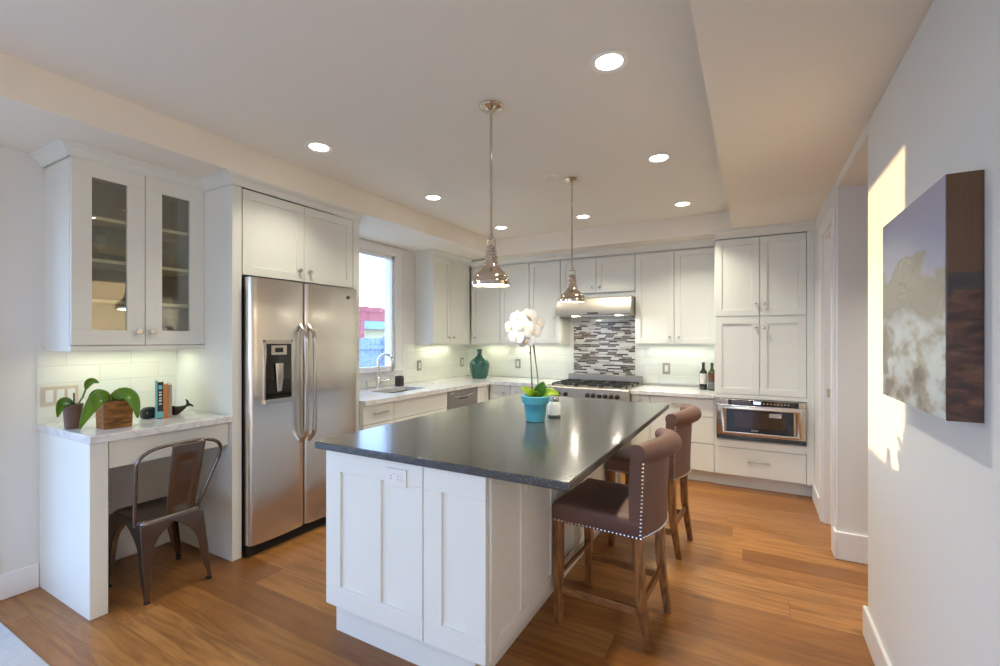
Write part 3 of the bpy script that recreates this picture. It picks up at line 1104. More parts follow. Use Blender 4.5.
door(r, F, 4.408, 4.655, 0.115, 0.814)

# back run base cabinets
BY = 4.66
r, F = cabinet('base_cabinet', 'white base cabinet with a knobbed drawer left of the range', 'cabinet', 'Y-', BY, LX + 0.0005, -2.45, 0, CZ0 - 0.001, 0.60, 'base cabinets on the back wall', 0.075)
drawer(r, F, -2.70, -2.452, 0.655, 0.814, kn=(-2.53, 0.725))
door(r, F, -2.70, -2.452, 0.115, 0.652)
r, F = cabinet('base_cabinet', 'white base cabinet with plain front immediately left of the range', 'cabinet', 'Y-', BY, -2.4495, -1.953, 0, CZ0 - 0.001, 0.60, 'base cabinets on the back wall', 0.075)
door(r, F, -2.447, -1.955, 0.115, 0.814)
r, F = cabinet('base_cabinet', 'narrow white base cabinet with single knob right of the range', 'cabinet', 'Y-', BY, -1.072, -0.885, 0, CZ0 - 0.017, 0.60, 'base cabinets on the back wall', 0.075)
drawer(r, F, -1.07, -0.887, 0.655, 0.798, kn=(-0.978, 0.755))
door(r, F, -1.07, -0.887, 0.115, 0.652)
r, F = cabinet('base_cabinet', 'white three-drawer base cabinet with bar pulls beside the microwave column', 'cabinet', 'Y-', BY, -0.8845, -0.306, 0, CZ0 - 0.017, 0.60, 'base cabinets on the back wall', 0.075)
drawer(r, F, -0.882, -0.308, 0.625, 0.798, pl=(-0.68, -0.51, 0.735))
drawer(r, F, -0.882, -0.308, 0.375, 0.622, pl=(-0.68, -0.51, 0.50))
drawer(r, F, -0.882, -0.308, 0.115, 0.372, pl=(-0.68, -0.51, 0.25))

# L-shaped marble worktop with a cut-out for the sink
SX0, SX1, SY0, SY1 = -3.19, -2.90, 3.17, 3.70
b = B()
b.box(XL + 0.009, SX0, 2.661, YB - 0.009, CZ0, CZ1)
b.box(SX1, -2.705, 2.661, YB - 0.009, CZ0, CZ1)
b.box(SX0, SX1, 2.661, SY0, CZ0, CZ1)
b.box(SX0, SX1, SY1, YB - 0.009, CZ0, CZ1)
b.box(-2.705, -1.952, 4.632, YB - 0.009, CZ0, CZ1)
bmesh.ops.remove_doubles(b.bm, verts=b.bm.verts, dist=1e-5)
o = obj('marble_worktop', b, M['marble'])
tag(o, 'L-shaped white marble worktop around the sink and back corner', 'worktop')
o = obj('marble_worktop', B().box(-1.072, -0.306, 4.632, YB - 0.009, CZ0 - 0.016, CZ1 - 0.017), M['marble'], bevel=0.003)
tag(o, 'short white marble worktop between range and pantry column', 'worktop')

t = thing('kitchen_sink', 'undermount stainless steel sink below the window', 'sink', (-3.045, 3.435, CZ0 - 0.15))
b = B()
x0, x1, y0, y1, zt, zb = SX0 - 0.006, SX1 + 0.006, SY0 - 0.006, SY1 + 0.006, CZ0 - 0.0005, CZ0 - 0.155
for (a0, a1, c0, c1) in ((x0, x0 + 0.004, y0, y1), (x1 - 0.004, x1, y0, y1), (x0, x1, y0, y0 + 0.004), (x0, x1, y1 - 0.004, y1)):
    b.box(a0, a1, c0, c1, zb, zt)
b.box(x0, x1, y0, y1, zb - 0.004, zb)
b.box(SX0, SX1, 3.52, 3.54, zb, zt - 0.03)
obj('basin', b, M['steel'], t, bevel=0.002)
obj('drain', B().lathe((-3.05, 3.34, zb), [(0.04, 0), (0.04, 0.003), (0.028, 0.0035), (0.02, 0.001)], 20), M['chrome'], t)

# faucet
fx, fy = -3.30, 3.42
t = thing('faucet', 'tall chrome gooseneck faucet behind the sink', 'faucet', (fx, fy, CZ1))
obj('body', B().lathe((fx, fy, CZ1), [(0.028, 0), (0.028, 0.006), (0.024, 0.012), (0.022, 0.10), (0.019, 0.125), (0.014, 0.135)], 20), M['chrome'], t)
pts = [(fx, fy, CZ1 + 0.12), (fx, fy, CZ1 + 0.25)]
for k in range(0, 13):
    a = PI - PI * 1.06 * k / 12
    pts.append((fx + 0.065 + 0.065 * math.cos(a), fy + 0.02 + 0.03 * (1 + math.cos(a)) - 0.02, CZ1 + 0.275 + 0.07 * math.sin(a)))
obj('spout', B().tube(pts, 0.0125, 12), M['chrome'], t)
e_ = Vector(pts[-1])
obj('spray_head', B().tube([e_, e_ + Vector((0, 0, -0.03)), e_ + Vector((0.0, 0, -0.085))], [0.0145, 0.0165, 0.0135], 14), M['nickel'], t)
obj('lever', B().tube([(fx, fy + 0.018, CZ1 + 0.06), (fx + 0.005, fy + 0.05, CZ1 + 0.062), (fx + 0.02, fy + 0.115, CZ1 + 0.075)], [0.012, 0.008, 0.006], 12), M['chrome'], t)
# soap pump, dark canister, blue bottle behind the refrigerator edge
sxp, syp = -3.34, 3.30
t = thing('soap_pump', 'small chrome soap pump beside the faucet', 'soap pump', (sxp, syp, CZ1))
obj('base', B().lathe((sxp, syp, CZ1), [(0.018, 0), (0.018, 0.006), (0.009, 0.012), (0.007, 0.06), (0.012, 0.064), (0.012, 0.078), (0.004, 0.082)], 16), M['chrome'], t)
obj('nozzle', B().tube([(sxp, syp, CZ1 + 0.072), (sxp + 0.05, syp, CZ1 + 0.076), (sxp + 0.055, syp, CZ1 + 0.066)], 0.005, 8), M['chrome'], t)
t = thing('canister', 'small dark square canister on the marble by the sink', 'canister', (-3.27, 3.70, CZ1))
obj('body', B().box(-3.305, -3.235, 3.665, 3.735, CZ1, CZ1 + 0.095), M['whale'], t, bevel=0.006)
obj('lid', B().box(-3.302, -3.238, 3.668, 3.732, CZ1 + 0.096, CZ1 + 0.108), M['black'], t, bevel=0.003)
t = thing('soap_bottle', 'small blue bottle on the marble at the refrigerator edge', 'bottle', (-3.20, 3.005, CZ1))
obj('body', B().lathe((-3.20, 3.005, CZ1), [(0.026, 0), (0.03, 0.004), (0.03, 0.07), (0.02, 0.09), (0.009, 0.10)], 20), M['bottleblue'], t)
obj('cap', B().lathe((-3.20, 3.005, CZ1 + 0.10), [(0.011, 0), (0.011, 0.022), (0.008, 0.026)], 16), M['plate'], t)


# green demijohn
jx, jy = -3.03, 4.93
t = thing('demijohn', 'green glass demijohn with short neck standing in the counter corner', 'jug', (jx, jy, CZ1))
b = B()
b.lathe((jx, jy, CZ1), [(0.085, 0), (0.098, 0.008), (0.112, 0.05), (0.125, 0.13), (0.130, 0.17), (0.124, 0.20), (0.100, 0.235), (0.062, 0.262),
                        (0.036, 0.285), (0.030, 0.30), (0.029, 0.345)], 40)
obj('body', b, M['jug'], t)
obj('rim', B().lathe((jx, jy, CZ1 + 0.345), [(0.030, 0), (0.037, 0.004), (0.037, 0.018), (0.030, 0.024), (0.024, 0.024), (0.022, 0.0)], 28), M['jug'], t)

# ---------------------------------------------------------------- upper cabinets
UZ0, UZ1 = 1.305, 2.268


def upper(label, face, pos, u0, u1, z0, z1, depth, splits, knobs, name='upper_cabinet', d0=None, d1=None, top=ZS - 0.0755, lip=0.024):
    r_, F_ = cabinet(name, label, 'cabinet', face, pos, u0, u1, z0 - lip, top, depth, 'upper cabinets')
    ed = [d0 if d0 is not None else u0] + list(splits) + [d1 if d1 is not None else u1]
    for (a, c), kn in zip(zip(ed, ed[1:]), knobs):
        door(r_, F_, a + 0.002, c - 0.002, z0, z1 - 0.004, kn)
    return r_


upper('white two-door upper cabinet right of the sink window', 'X+', -3.17, 4.14, 4.9495, UZ0, 2.304, 0.249, [4.495], [(4.45, 1.372), (4.54, 1.372)], d1=4.86, top=ZL - 0.0625)
upper('narrow single-door white upper cabinet in the corner', 'Y-', 4.95, -3.1695, -2.745, UZ0, UZ1, 0.32, [], [(-3.105, 1.372)])
upper('white two-door upper cabinet left of the range hood', 'Y-', 4.95, -2.7445, -1.945, UZ0, UZ1, 0.32, [-2.345], [(-2.385, 1.372), (-2.305, 1.372)])
upper('short white two-door upper cabinet above the range hood', 'Y-', 4.95, -1.9445, -1.0955, 1.868, UZ1, 0.32, [-1.52], [(-1.565, 1.93), (-1.475, 1.93)], lip=0.057)
upper('white two-door upper cabinet right of the range hood', 'Y-', 4.95, -1.095, -0.3055, UZ0, UZ1, 0.32, [-0.70], [(-0.745, 1.372), (-0.655, 1.372)])

# range hood
t = thing('range_hood', 'brushed steel range hood with two lights over the mosaic', 'range hood', (-1.515, 5.0, 1.612))
b = B()
hx0, hx1 = -1.930, -1.099
b.prism([(5.265, 1.612), (4.76, 1.612), (4.755, 1.617), (4.755, 1.650), (4.80, 1.785), (4.815, 1.803), (4.84, 1.809), (5.265, 1.809)], 'x', hx0, hx1)
obj('canopy', b, M['steelh'], t, bevel=0.006, seg=3)
b = B()
for i in range(2):
    xa = hx0 + 0.06 + i * 0.375
    b.box(xa, xa + 0.365, 4.86, 5.22, 1.604, 1.6115)
obj('filter', b, M['nickel'], t)
for x in (-1.72, -1.24):
    obj('lamp', B().lathe((x, 4.81, 1.600), [(0.032, 0.012), (0.032, 0.002), (0.026, 0.0), (0.0, 0.0)], 20, cap1=False), M['hoodlens'], t)
b = B()
b.box(-1.56, -1.44, 4.752, 4.7555, 1.625, 1.640)
obj('control_strip', b, M['black'], t)

# range
t = thing('range', 'stainless steel gas range with black cast iron grates', 'range', (-1.515, 4.9, 0))
rx0, rx1, ry = -1.950, -1.074, 4.57
obj('body', B().box(rx0, rx1, ry + 0.03, 5.26, 0.10, 0.828), M['steel'], t, bevel=0.003)
b = B()
b.prism([(ry, 0.725), (ry + 0.03, 0.715), (ry + 0.03, 0.828), (ry + 0.045, 0.846), (ry + 0.03, 0.850), (ry + 0.008, 0.846), (ry, 0.835)], 'x', rx0, rx1)
obj('control_panel', b, M['steelh'], t)
obj('cooktop', B().box(rx0, rx1, ry + 0.03, 5.21, 0.8285, 0.846), M['steelh'], t, bevel=0.004)
obj('backguard', B().box(rx0 + 0.005, rx1 - 0.005, 5.21, 5.264, 0.829, 0.938), M['steelh'], t, bevel=0.006)
obj('oven_door', B().box(rx0 + 0.01, rx1 - 0.01, ry - 0.005, ry + 0.03, 0.20, 0.705), M['steelh'], t, bevel=0.005)
b = B()
b.cyl((rx0 + 0.05, ry - 0.05, 0.66), (rx1 - 0.05, ry - 0.05, 0.66), 0.013, n=12)
for x in (rx0 + 0.09, rx1 - 0.09):
    b.cyl((x, ry - 0.005, 0.66), (x, ry - 0.05, 0.66), 0.009, n=10)
obj('handle', b, M['nickel'], t)
for x in (-1.815, -1.735, -1.494, -1.433, -1.370, -1.308, -1.247, -1.186):
    kb = B()
    kb.lathe((x, ry, 0.770), [(0.024, 0), (0.024, -0.006), (0.020, -0.010), (0.018, -0.034), (0.012, -0.037)], 16, axis='y')
    obj('knob', kb, M['black'], t)
for i in range(3):
    gx0 = rx0 + 0.03 + i * 0.275
    gb = B()
    gx1 = gx0 + 0.262
    for yy in (4.66, 4.92, 5.17):
        gb.box(gx0, gx1, yy - 0.005, yy + 0.005, 0.866, 0.876)
    for xx in (gx0 + 0.006, gx0 + 0.131, gx1 - 0.006):
        gb.box(xx - 0.005, xx + 0.005, 4.655, 5.175, 0.868, 0.878)
    for yy in (4.79, 5.05):
        gb.box(gx0 + 0.06, gx1 - 0.06, yy - 0.005, yy + 0.005, 0.867, 0.877)
    for xx in (gx0 + 0.006, gx1 - 0.006):
        for yy in (4.66, 4.92, 5.17):
            gb.box(xx - 0.008, xx + 0.008, yy - 0.008, yy + 0.008, 0.846, 0.871)
    obj('grate', gb, M['iron'], t)
    for yy in (4.79, 5.05):
        obj('burner', B().lathe((gx0 + 0.131, yy, 0.846), [(0.055, 0), (0.05, 0.010), (0.042, 0.012), (0.042, 0.020), (0.036, 0.024), (0.0, 0.024)], 20), M['iron'], t)


# wine bottles
def wine(x, y, glass, lm, label, h=0.278, neck=None):
    t_ = thing('wine_bottle', label, 'bottle', (x, y, (CZ1 - 0.017)), 'wine bottles by the pantry')
    obj('body', B().lathe((x, y, (CZ1 - 0.017)), [(0.033, 0), (0.037, 0.004), (0.037, h * .60), (0.034, h * .66), (0.020, h * .74), (0.0145, h * .80),
                                        (0.0135, h - 0.012), (0.016, h - 0.011), (0.016, h - 0.002), (0.012, h)], 24), M[glass], t_)
    for m_, za, zb_ in lm:
        lb = B()
        n = 14
        rs = []
        for k in range(n + 1):
            a = -PI / 2 + 0.2 - 1.15 + 2.1 * k / n
            rs.append([(x + rr * math.cos(a), y + rr * math.sin(a), (CZ1 - 0.017) + z) for rr, z in ((0.0372, za), (0.0378, za), (0.0378, zb_), (0.0372, zb_))])
        lb.rings(rs)
        obj('paper_label', lb, M[m_], t_)
    obj('foil', B().lathe((x, y, (CZ1 - 0.017) + h * .84), [(0.0145, 0), (0.0145, h * .10)], 16), M[neck or 'black'], t_)
    return t_


wine(-0.435, 5.06, 'bot1', [('label', 0.06, 0.165)], 'dark wine bottle with white label on the right worktop')
wine(-0.352, 5.02, 'bot2', [('labelr', 0.10, 0.175), ('labelg', 0.015, 0.09)], 'green wine bottle with red label beside the pantry column')

# ---------------------------------------------------------------- pantry column with microwave drawer
PYF = 4.64
t = thing('pantry_cabinet', 'tall white pantry column with four doors around the microwave drawer', 'cabinet', (0.08, 4.95, 0))
F = fr('Y-', PYF)
px0, px1 = -0.305, XR - 0.001
b = B()
fbox(b, F, px0, px1, -0.632, -0.0205, 0.815, ZS - 0.0755)
fbox(b, F, px0, px1, -0.632, -0.0205, 0.115, 0.445)
fbox(b, F, px0, px0 + 0.015, -0.632, -0.0205, 0.445, 0.815)
fbox(b, F, 0.405, px1, -0.632, -0.0005, 0.115, ZS - 0.0755)
fbox(b, F, px0, px1, -0.632, -0.60, 0.445, 0.815)
fbox(b, F, px0, 0.405, -0.02, -0.001, 0.818, 0.852)
fbox(b, F, px0, 0.405, -0.02, -0.001, 0.372, 0.440)
obj('carcass', b, M['cab'], t, bevel=0.001, seg=1)
fb = B()
fbox(fb, F, px0, px1, -0.10, -0.08, 0, 0.114)
obj('toe_kick', fb, M['cab'], t)
pm = 0.057
door(t, F, px0 + 0.003, pm, 1.563, 2.262, (pm - 0.028, 1.665))
door(t, F, pm, 0.403, 1.563, 2.262, (pm + 0.034, 1.665))
door(t, F, px0 + 0.003, pm, 0.855, 1.553, (pm - 0.028, 1.452))
door(t, F, pm, 0.403, 0.855, 1.553, (pm + 0.034, 1.452))
drawer(t, F, px0 + 0.003, 0.403, 0.120, 0.368, pl=(-0.045, 0.135, 0.262))

t = thing('microwave_drawer', 'stainless steel drawer microwave built into the pantry column', 'microwave', (0.055, 4.8, 0.45))
mx0, mx1 = -0.286, 0.402
obj('body', B().box(mx0 + 0.01, mx1 - 0.01, PYF + 0.012, 5.20, 0.455, 0.805), M['black'], t)
obj('frame', B().box(mx0, mx1, PYF - 0.012, PYF + 0.012, 0.452, 0.812), M['steelm'], t, bevel=0.003)
b = B()
b.box(mx0 + 0.095, mx1 - 0.055, PYF - 0.020, PYF - 0.0122, 0.762, 0.808)
cp = obj('control_panel', b, M['blackglass'], t)
obj('display', B().box(0.010, 0.066, PYF - 0.0212, PYF - 0.0202, 0.776, 0.800), M['screen'], cp)
b = B()
for k in range(9):
    xk = mx0 + 0.125 + k * 0.022
    if xk < -0.01:
        b.box(xk, xk + 0.012, PYF - 0.0210, PYF - 0.0202, 0.790, 0.796)
        b.box(xk + 0.003, xk + 0.012, PYF - 0.0210, PYF - 0.0202, 0.776, 0.780)
for k in range(8):
    xk = 0.085 + k * 0.026
    b.box(xk, xk + 0.012, PYF - 0.0210, PYF - 0.0202, 0.780, 0.790)
obj('touch_marks', b, M['btan'], cp)
# drawer front: dished steel surround with dark window
b = B()
dz0, dz1 = 0.492, 0.755
ox0, ox1 = mx0 + 0.004, mx1 - 0.004
ix0, ix1, iz0, iz1 = mx0 + 0.090, mx1 - 0.100, 0.530, 0.722
yo, yi = PYF - 0.030, PYF - 0.016


def rq(x0, x1, z0, z1, y):
    return [(x0, y, z0), (x1, y, z0), (x1, y, z1), (x0, y, z1)]


b.rings([rq(ox0, ox1, dz0, dz1, PYF - 0.0125), rq(ox0, ox1, dz0, dz1, yo - 0.004), rq(ox0 + 0.035, ox1 - 0.035, dz0 + 0.012, dz1 - 0.022, yo - 0.010),
         rq(ox0 + 0.06, ox1 - 0.06, dz0 + 0.028, dz1 - 0.030, yo - 0.006), rq(ix0 - 0.008, ix1 + 0.008, iz0 - 0.006, iz1 + 0.006, yi)], cap1=False)
dd = obj('drawer_front', b, M['steelm'], t)
obj('window', B().box(ix0 - 0.008, ix1 + 0.008, PYF - 0.0165, PYF - 0.0122, iz0 - 0.006, iz1 + 0.006), M['blackglass'], dd)
obj('inner_window', B().box(ix0 + 0.055, ix1 - 0.045, PYF - 0.0175, PYF - 0.0166, iz0 + 0.035, iz1 - 0.025), M['ovenwin'], dd)
obj('sticker', B().box(0.130, 0.222, PYF - 0.0180, PYF - 0.0167, 0.667, 0.702), M['label'], dd)
b = B()
for k in range(3):
    b.box(0.137, 0.215 - 0.012 * k, PYF - 0.0184, PYF - 0.0181, 0.690 - k * 0.009, 0.693 - k * 0.009)
obj('sticker_print', b, M['labelg'], dd)
b = B()
b.box(ox0, ox1, PYF - 0.034, PYF - 0.0125, 0.757, 0.775) if False else b.box(mx0 + 0.002, mx1 - 0.002, PYF - 0.036, PYF - 0.0125, 0.742, 0.762)
obj('handle', b, M['nickel'], dd, bevel=0.004)
b = B()
for k in range(4):
    b.box(mx0 + 0.002, mx1 - 0.002, PYF - 0.022, PYF - 0.0122, 0.454 + k * 0.009, 0.460 + k * 0.009)
obj('vent', b, M['black'], t)
fc = bpy.data.curves.new('brand_lettering', 'FONT')
fc.body = 'SHARP'
fc.size = 0.019
fc.extrude = 0.0004
fc.align_x = 'CENTER'
fo = bpy.data.objects.new('brand_lettering', fc)
COL.objects.link(fo)
fo.parent = dd
fo.location = Vector((0.020, PYF - 0.0172, 0.534)) - root_loc(dd)
fo.rotation_euler = (PI / 2, 0, 0)
bpy.context.view_layer.update()
fm = bpy.data.meshes.new_from_object(fo.evaluated_get(bpy.context.evaluated_depsgraph_get()))
f2 = bpy.data.objects.new('brand_lettering', fm)
COL.objects.link(f2)
f2.parent, f2.location, f2.rotation_euler = fo.parent, fo.location.copy(), fo.rotation_euler.copy()
fm.materials.clear()
fm.materials.append(M['mark'])
bpy.data.objects.remove(fo)
f2.name = 'brand_lettering'

# ---------------------------------------------------------------- wall plates


def plate(name, label, face, pos, u, z, w, h, m, n=1, kind='switch', cat=None, group=None, horiz=False):
    F_ = fr(face, pos)
    t_ = thing(name, label, cat or 'switch', F_(u, 0.002, z - h / 2), group)
    b_ = B()
    fbox(b_, F_, u - w / 2, u + w / 2, 0, 0.006, z - h / 2, z + h / 2)
    obj('cover_plate', b_, M[m], t_, bevel=0.002)
    for k in range(n):
        uc = u + (k - (n - 1) / 2) * 0.046
        b_ = B()
        if kind == 'switch':
            fbox(b_, F_, uc - 0.0165, uc + 0.0165, 0.0062, 0.010, z - 0.033, z + 0.033)
            obj('rocker', b_, M['plate'], t_, bevel=0.0015)
        else:
            if horiz:
                fbox(b_, F_, u - 0.034, u + 0.034, 0.0062, 0.009, z - 0.0165, z + 0.0165)
            else:
                fbox(b_, F_, uc - 0.0165, uc + 0.0165, 0.0062, 0.009, z - 0.034, z + 0.034)
            obj('socket_face', b_, M['plate'], t_, bevel=0.0015)
            sb = B()
            for s_ in (-1, 1):
                for q in (-1, 1):
                    if horiz:
                        fbox(sb, F_, u + s_ * 0.018 - 0.004, u + s_ * 0.018 + 0.004, 0.0091, 0.0096, z + q * 0.006 - 0.0012, z + q * 0.006 + 0.0012)
                    else:
                        fbox(sb, F_, uc + q * 0.006 - 0.0012, uc + q * 0.006 + 0.0012, 0.0091, 0.0096, z + s_ * 0.018 - 0.004, z + s_ * 0.018 + 0.004)
            obj('socket_slots', sb, M['labelg'], t_)
    return t_


plate('wall_switch', 'triple switch plate with tan frame on the tile above the desk', 'X+', XL + 0.0085, 1.040, 1.040, 0.160, 0.105, 'platet', 3)
plate('wall_switch', 'single switch on the pale tile right of the sink window', 'X+', XL + 0.0085, 4.20, 1.045, 0.075, 0.12, 'plateg', 1)
plate('wall_switch', 'single switch on the side wall next to the green demijohn', 'X+', XL + 0.0085, 5.10, 1.045, 0.075, 0.12, 'plateg', 1)
plate('wall_outlet', 'outlet on the back tile between demijohn and range', 'Y-', YB - 0.0085, -2.655, 1.035, 0.075, 0.12, 'plateg', 1, 'outlet', 'outlet')
plate('wall_outlet', 'outlet on the back tile left of the wine bottles', 'Y-', YB - 0.0085, -0.826, 1.030, 0.08, 0.125, 'plateg', 1, 'outlet', 'outlet')
plate('wall_outlet', 'white outlet low on the wall in the desk knee space', 'X+', XL + 0.0005, 1.27, 0.36, 0.075, 0.115, 'plate', 1, 'outlet', 'outlet')

# ---------------------------------------------------------------- island
IX0, IX1, IY0, IY1, IZ1 = -1.70, -0.845, 1.43, 3.44, 0.857
t = thing('kitchen_island', 'long white shaker kitchen island cabinet in the middle of the floor', 'island', (-1.27, 2.4, 0))
b = B()
b.box(IX0, IX1 - 0.022, IY0 + 0.0205, IY1, 0.155, IZ1)
obj('carcass', b, M['cab'], t)
obj('plinth', B().box(IX0, IX1 - 0.09, 1.49, IY1 - 0.05, 0, 0.1545), M['cab'], t)
FI = fr('Y-', IY0)
b = B()
shaker(b, FI, IX0, -1.142 - G, 0.157, IZ1 - 0.003, 0.09, 0.092, mids=(-1.412,), rec=0.011)
obj('end_panel', b, M['cab'], t, bevel=0.0012, seg=1)
b = B()
shaker(b, FI, -1.142 + G, -0.853, 0.157, IZ1 - 0.003, 0.09, 0.088, rec=0.011)
obj('end_panel', b, M['cab'], t, bevel=0.0012, seg=1)
FS = fr('X+', IX1)
sd = [1.455 + 0.322 * k for k in range(7)]
b = B()
b.box(IX1 - 0.021, IX1 - 0.0005, IY0 + 0.004, 1.452, 0.157, IZ1 - 0.003)
for k in range(6):
    ku = sd[k + 1] - 0.025 if k % 2 == 0 else sd[k] + 0.025
    door(t, FS, sd[k], sd[k + 1], 0.157, IZ1 - 0.006, (ku, 0.795), rail=0.062)
tp = obj('granite_worktop', B().box(-1.752, -0.522, 1.408, 3.455, IZ1 + 0.001, 0.890), M['granite'], bevel=0.004)
tag(tp, 'dark grey granite slab topping the kitchen island', 'worktop')
plate('wall_outlet', 'white horizontal outlet on the near end of the island', 'Y-', IY0 - 0.0005, -1.282, 0.790, 0.118, 0.072, 'plate', 1, 'outlet', 'outlet', horiz=True)


# ---------------------------------------------------------------- bar stools
def arc(f):
    """plan curve of the backrest: f 0..1 across the width -> (x, y) offset"""
    y = -0.228 + 0.456 * f
    x = 0.050 * math.sin(PI * f)
    return x, y


def make_stool():
    t_ = thing('bar_stool', '', 'stool', (0, 0, 0), 'stools at the island')
    # local frame: origin under the seat centre, front towards -x
    sb = B()
    zb_, zt_ = 0.495, 0.580
    BX = 0.214
    n = 10
    def outline(k_, z_):
        pts = [(-0.205, -0.228), (-0.10, -0.230), (BX, -0.228)]
        for k in range(1, 10):
            x_, y_ = arc(k / 10)
            pts.append((BX + x_, y_))
        pts += [(BX, 0.228), (-0.10, 0.230), (-0.205, 0.228)]
        return [((x_ - 0.02) * k_ + 0.02, y_ * k_, z_) for x_, y_ in pts]
    rs = []
    for z_, k_ in ((zb_, 0.985), (zb_ + 0.004, 1.0), (zt_ - 0.018, 1.0), (zt_ - 0.008, 0.99), (zt_ - 0.001, 0.965), (zt_ + 0.006, 0.90), (zt_ + 0.012, 0.75), (zt_ + 0.016, 0.5), (zt_ + 0.018, 0.15)):
        rs.append(outline(k_, z_))
    sb.rings(rs)
    obj('seat', sb, M['leather'], t_, local=True, angle=50)
    # curved back with a scrolled top
    bk = B()
    prof_o = [(0.0, 0.498), (0.002, 0.60), (0.006, 0.70), (0.010, 0.78), (0.016, 0.825)]
    prof_i = [(-0.048, 0.80), (-0.050, 0.74), (-0.052, 0.66), (-0.050, 0.58), (-0.046, 0.498)]
    rs = []
    N = 20
    for j in range(N + 1):
        f = j / N
        x_, y_ = arc(f)
        h_ = math.sin(PI * f)
        R_ = 0.036 + 0.013 * h_
        cx_, cz_ = -0.014 + 0.036 * h_, 0.866 + 0.010 * h_
        scroll = []
        for k in range(15):
            a = math.radians(-70 + 280 * k / 14)
            scroll.append((cx_ + R_ * math.cos(a), cz_ + R_ * math.sin(a)))
        prof = prof_o[:-1] + [(0.012 - 0.012 * (1 - h_), 0.812)] + scroll + prof_i
        rs.append([(BX + x_ + p, y_, z_) for p, z_ in prof])
    bk.rings(rs)
    br = obj('backrest', bk, M['leather'], t_, local=True, angle=40)
    # nail heads along the seat rim, the back edges and the rear hem
    nb = B()
    def nail(p):
        nb.sphere(p, 0.0062, 6, 4)
    for k in range(25):
        x_ = -0.203 + 0.418 * k / 24
        for s_ in (-1, 1):
            nail((x_, s_ * 0.229, 0.503))
    for k in range(27):
        y_ = -0.225 + 0.45 * k / 26
        nail((-0.206, y_, 0.503))
        x2, _ = arc(k / 26)
        nail((BX + 0.001 + x2, y_, 0.503))
    for k in range(19):
        z_ = 0.518 + 0.305 * k / 18
        dx = 0.002 + 0.010 * (z_ - 0.5) / 0.3
        for s_ in (-1, 1):
            nail((BX + dx - 0.004, s_ * 0.229, z_))
    obj('nail_trim', nb, M['nail'], t_, local=True)
    fr_ = [(-0.185, -0.198), (-0.185, 0.198)]
    rr_ = [(0.195, -0.198, 0.232, -0.165), (0.195, 0.198, 0.243, 0.163)]
    for x_, y_ in fr_:
        lb = B()
        lb.bar((x_, y_, 0.496), (x_ + 0.004, y_ * 1.0, 0.0), 0.046, 0.048, 0.034, 0.036)
        obj('leg', lb, M['oak'], t_, bevel=0.004, local=True)
    for x0_, y0_, x1_, y1_ in rr_:
        lb = B()
        P0, P1, P2 = Vector((x0_, y0_, 0.496)), Vector((x0_ + 0.006, y0_ * 0.96, 0.25)), Vector((x1_, y1_, 0.0))
        def sq(c_, w_):
            return [(c_.x + a_ * w_ / 2, c_.y + q_ * w_ / 2, c_.z) for a_, q_ in ((-1, -1), (1, -1), (1, 1), (-1, 1))]
        lb.rings([sq(P0, 0.046), sq(P1, 0.042), sq(P2, 0.032)])
        obj('leg', lb, M['oak'], t_, bevel=0.004, local=True)
    for y_ in (-0.196, 0.196):
        cb = B()
        cb.bar((-0.17, y_, 0.165), (0.19, y_ * 0.95, 0.165), 0.020, 0.036)
        obj('stretcher', cb, M['oakx'], t_, bevel=0.003, local=True)
    cb = B()
    cb.bar((-0.185, -0.18, 0.235), (-0.185, 0.18, 0.235), 0.018, 0.032, up=(0, 0, 1))
    st = obj('stretcher', cb, M['oaky'], t_, bevel=0.003, local=True)
    pb = B()
    pb.box(-0.196, -0.172, -0.178, 0.178, 0.2535, 0.2565)
    fp = obj('foot_plate', pb, M['nickel'], t_, local=True)
    cb = B()
    cb.bar((0.205, -0.17, 0.200), (0.205, 0.17, 0.200), 0.030, 0.020, up=(0, 0, 1))
    obj('stretcher', cb, M['oaky'], t_, bevel=0.003, local=True)
    return t_


st1 = make_stool()
st1.location = (-0.618, 2.232, 0)
st1['label'] = 'brown leather bar stool nearest the near corner of the island'
st1.rotation_euler = (0, 0, math.radians(-3.2))
st2 = copy_tree(st1)
st2.location = (-0.618, 3.165, 0)
st2['label'] = 'brown leather bar stool by the far end of the island'

# ---------------------------------------------------------------- metal chair at the desk
cx, cy = -2.850, 1.268
t = thing('metal_chair', 'gunmetal sheet-steel chair with open hoop back at the desk', 'chair', (cx, cy, 0))
SEATZ = 0.435
b = B()


def rsq(hw, hd, z, r_=0.05, xo=0.0, n=5):
    pts = []
    for qx, qy, a0 in ((1, 1, 0), (-1, 1, 90), (-1, -1, 180), (1, -1, 270)):
        for k in range(n + 1):
            a = math.radians(a0 + 90 * k / n)
            pts.append((cx + xo + qx * (hd - r_) + r_ * math.cos(a), cy + qy * (hw - r_) + r_ * math.sin(a), z))
    return pts


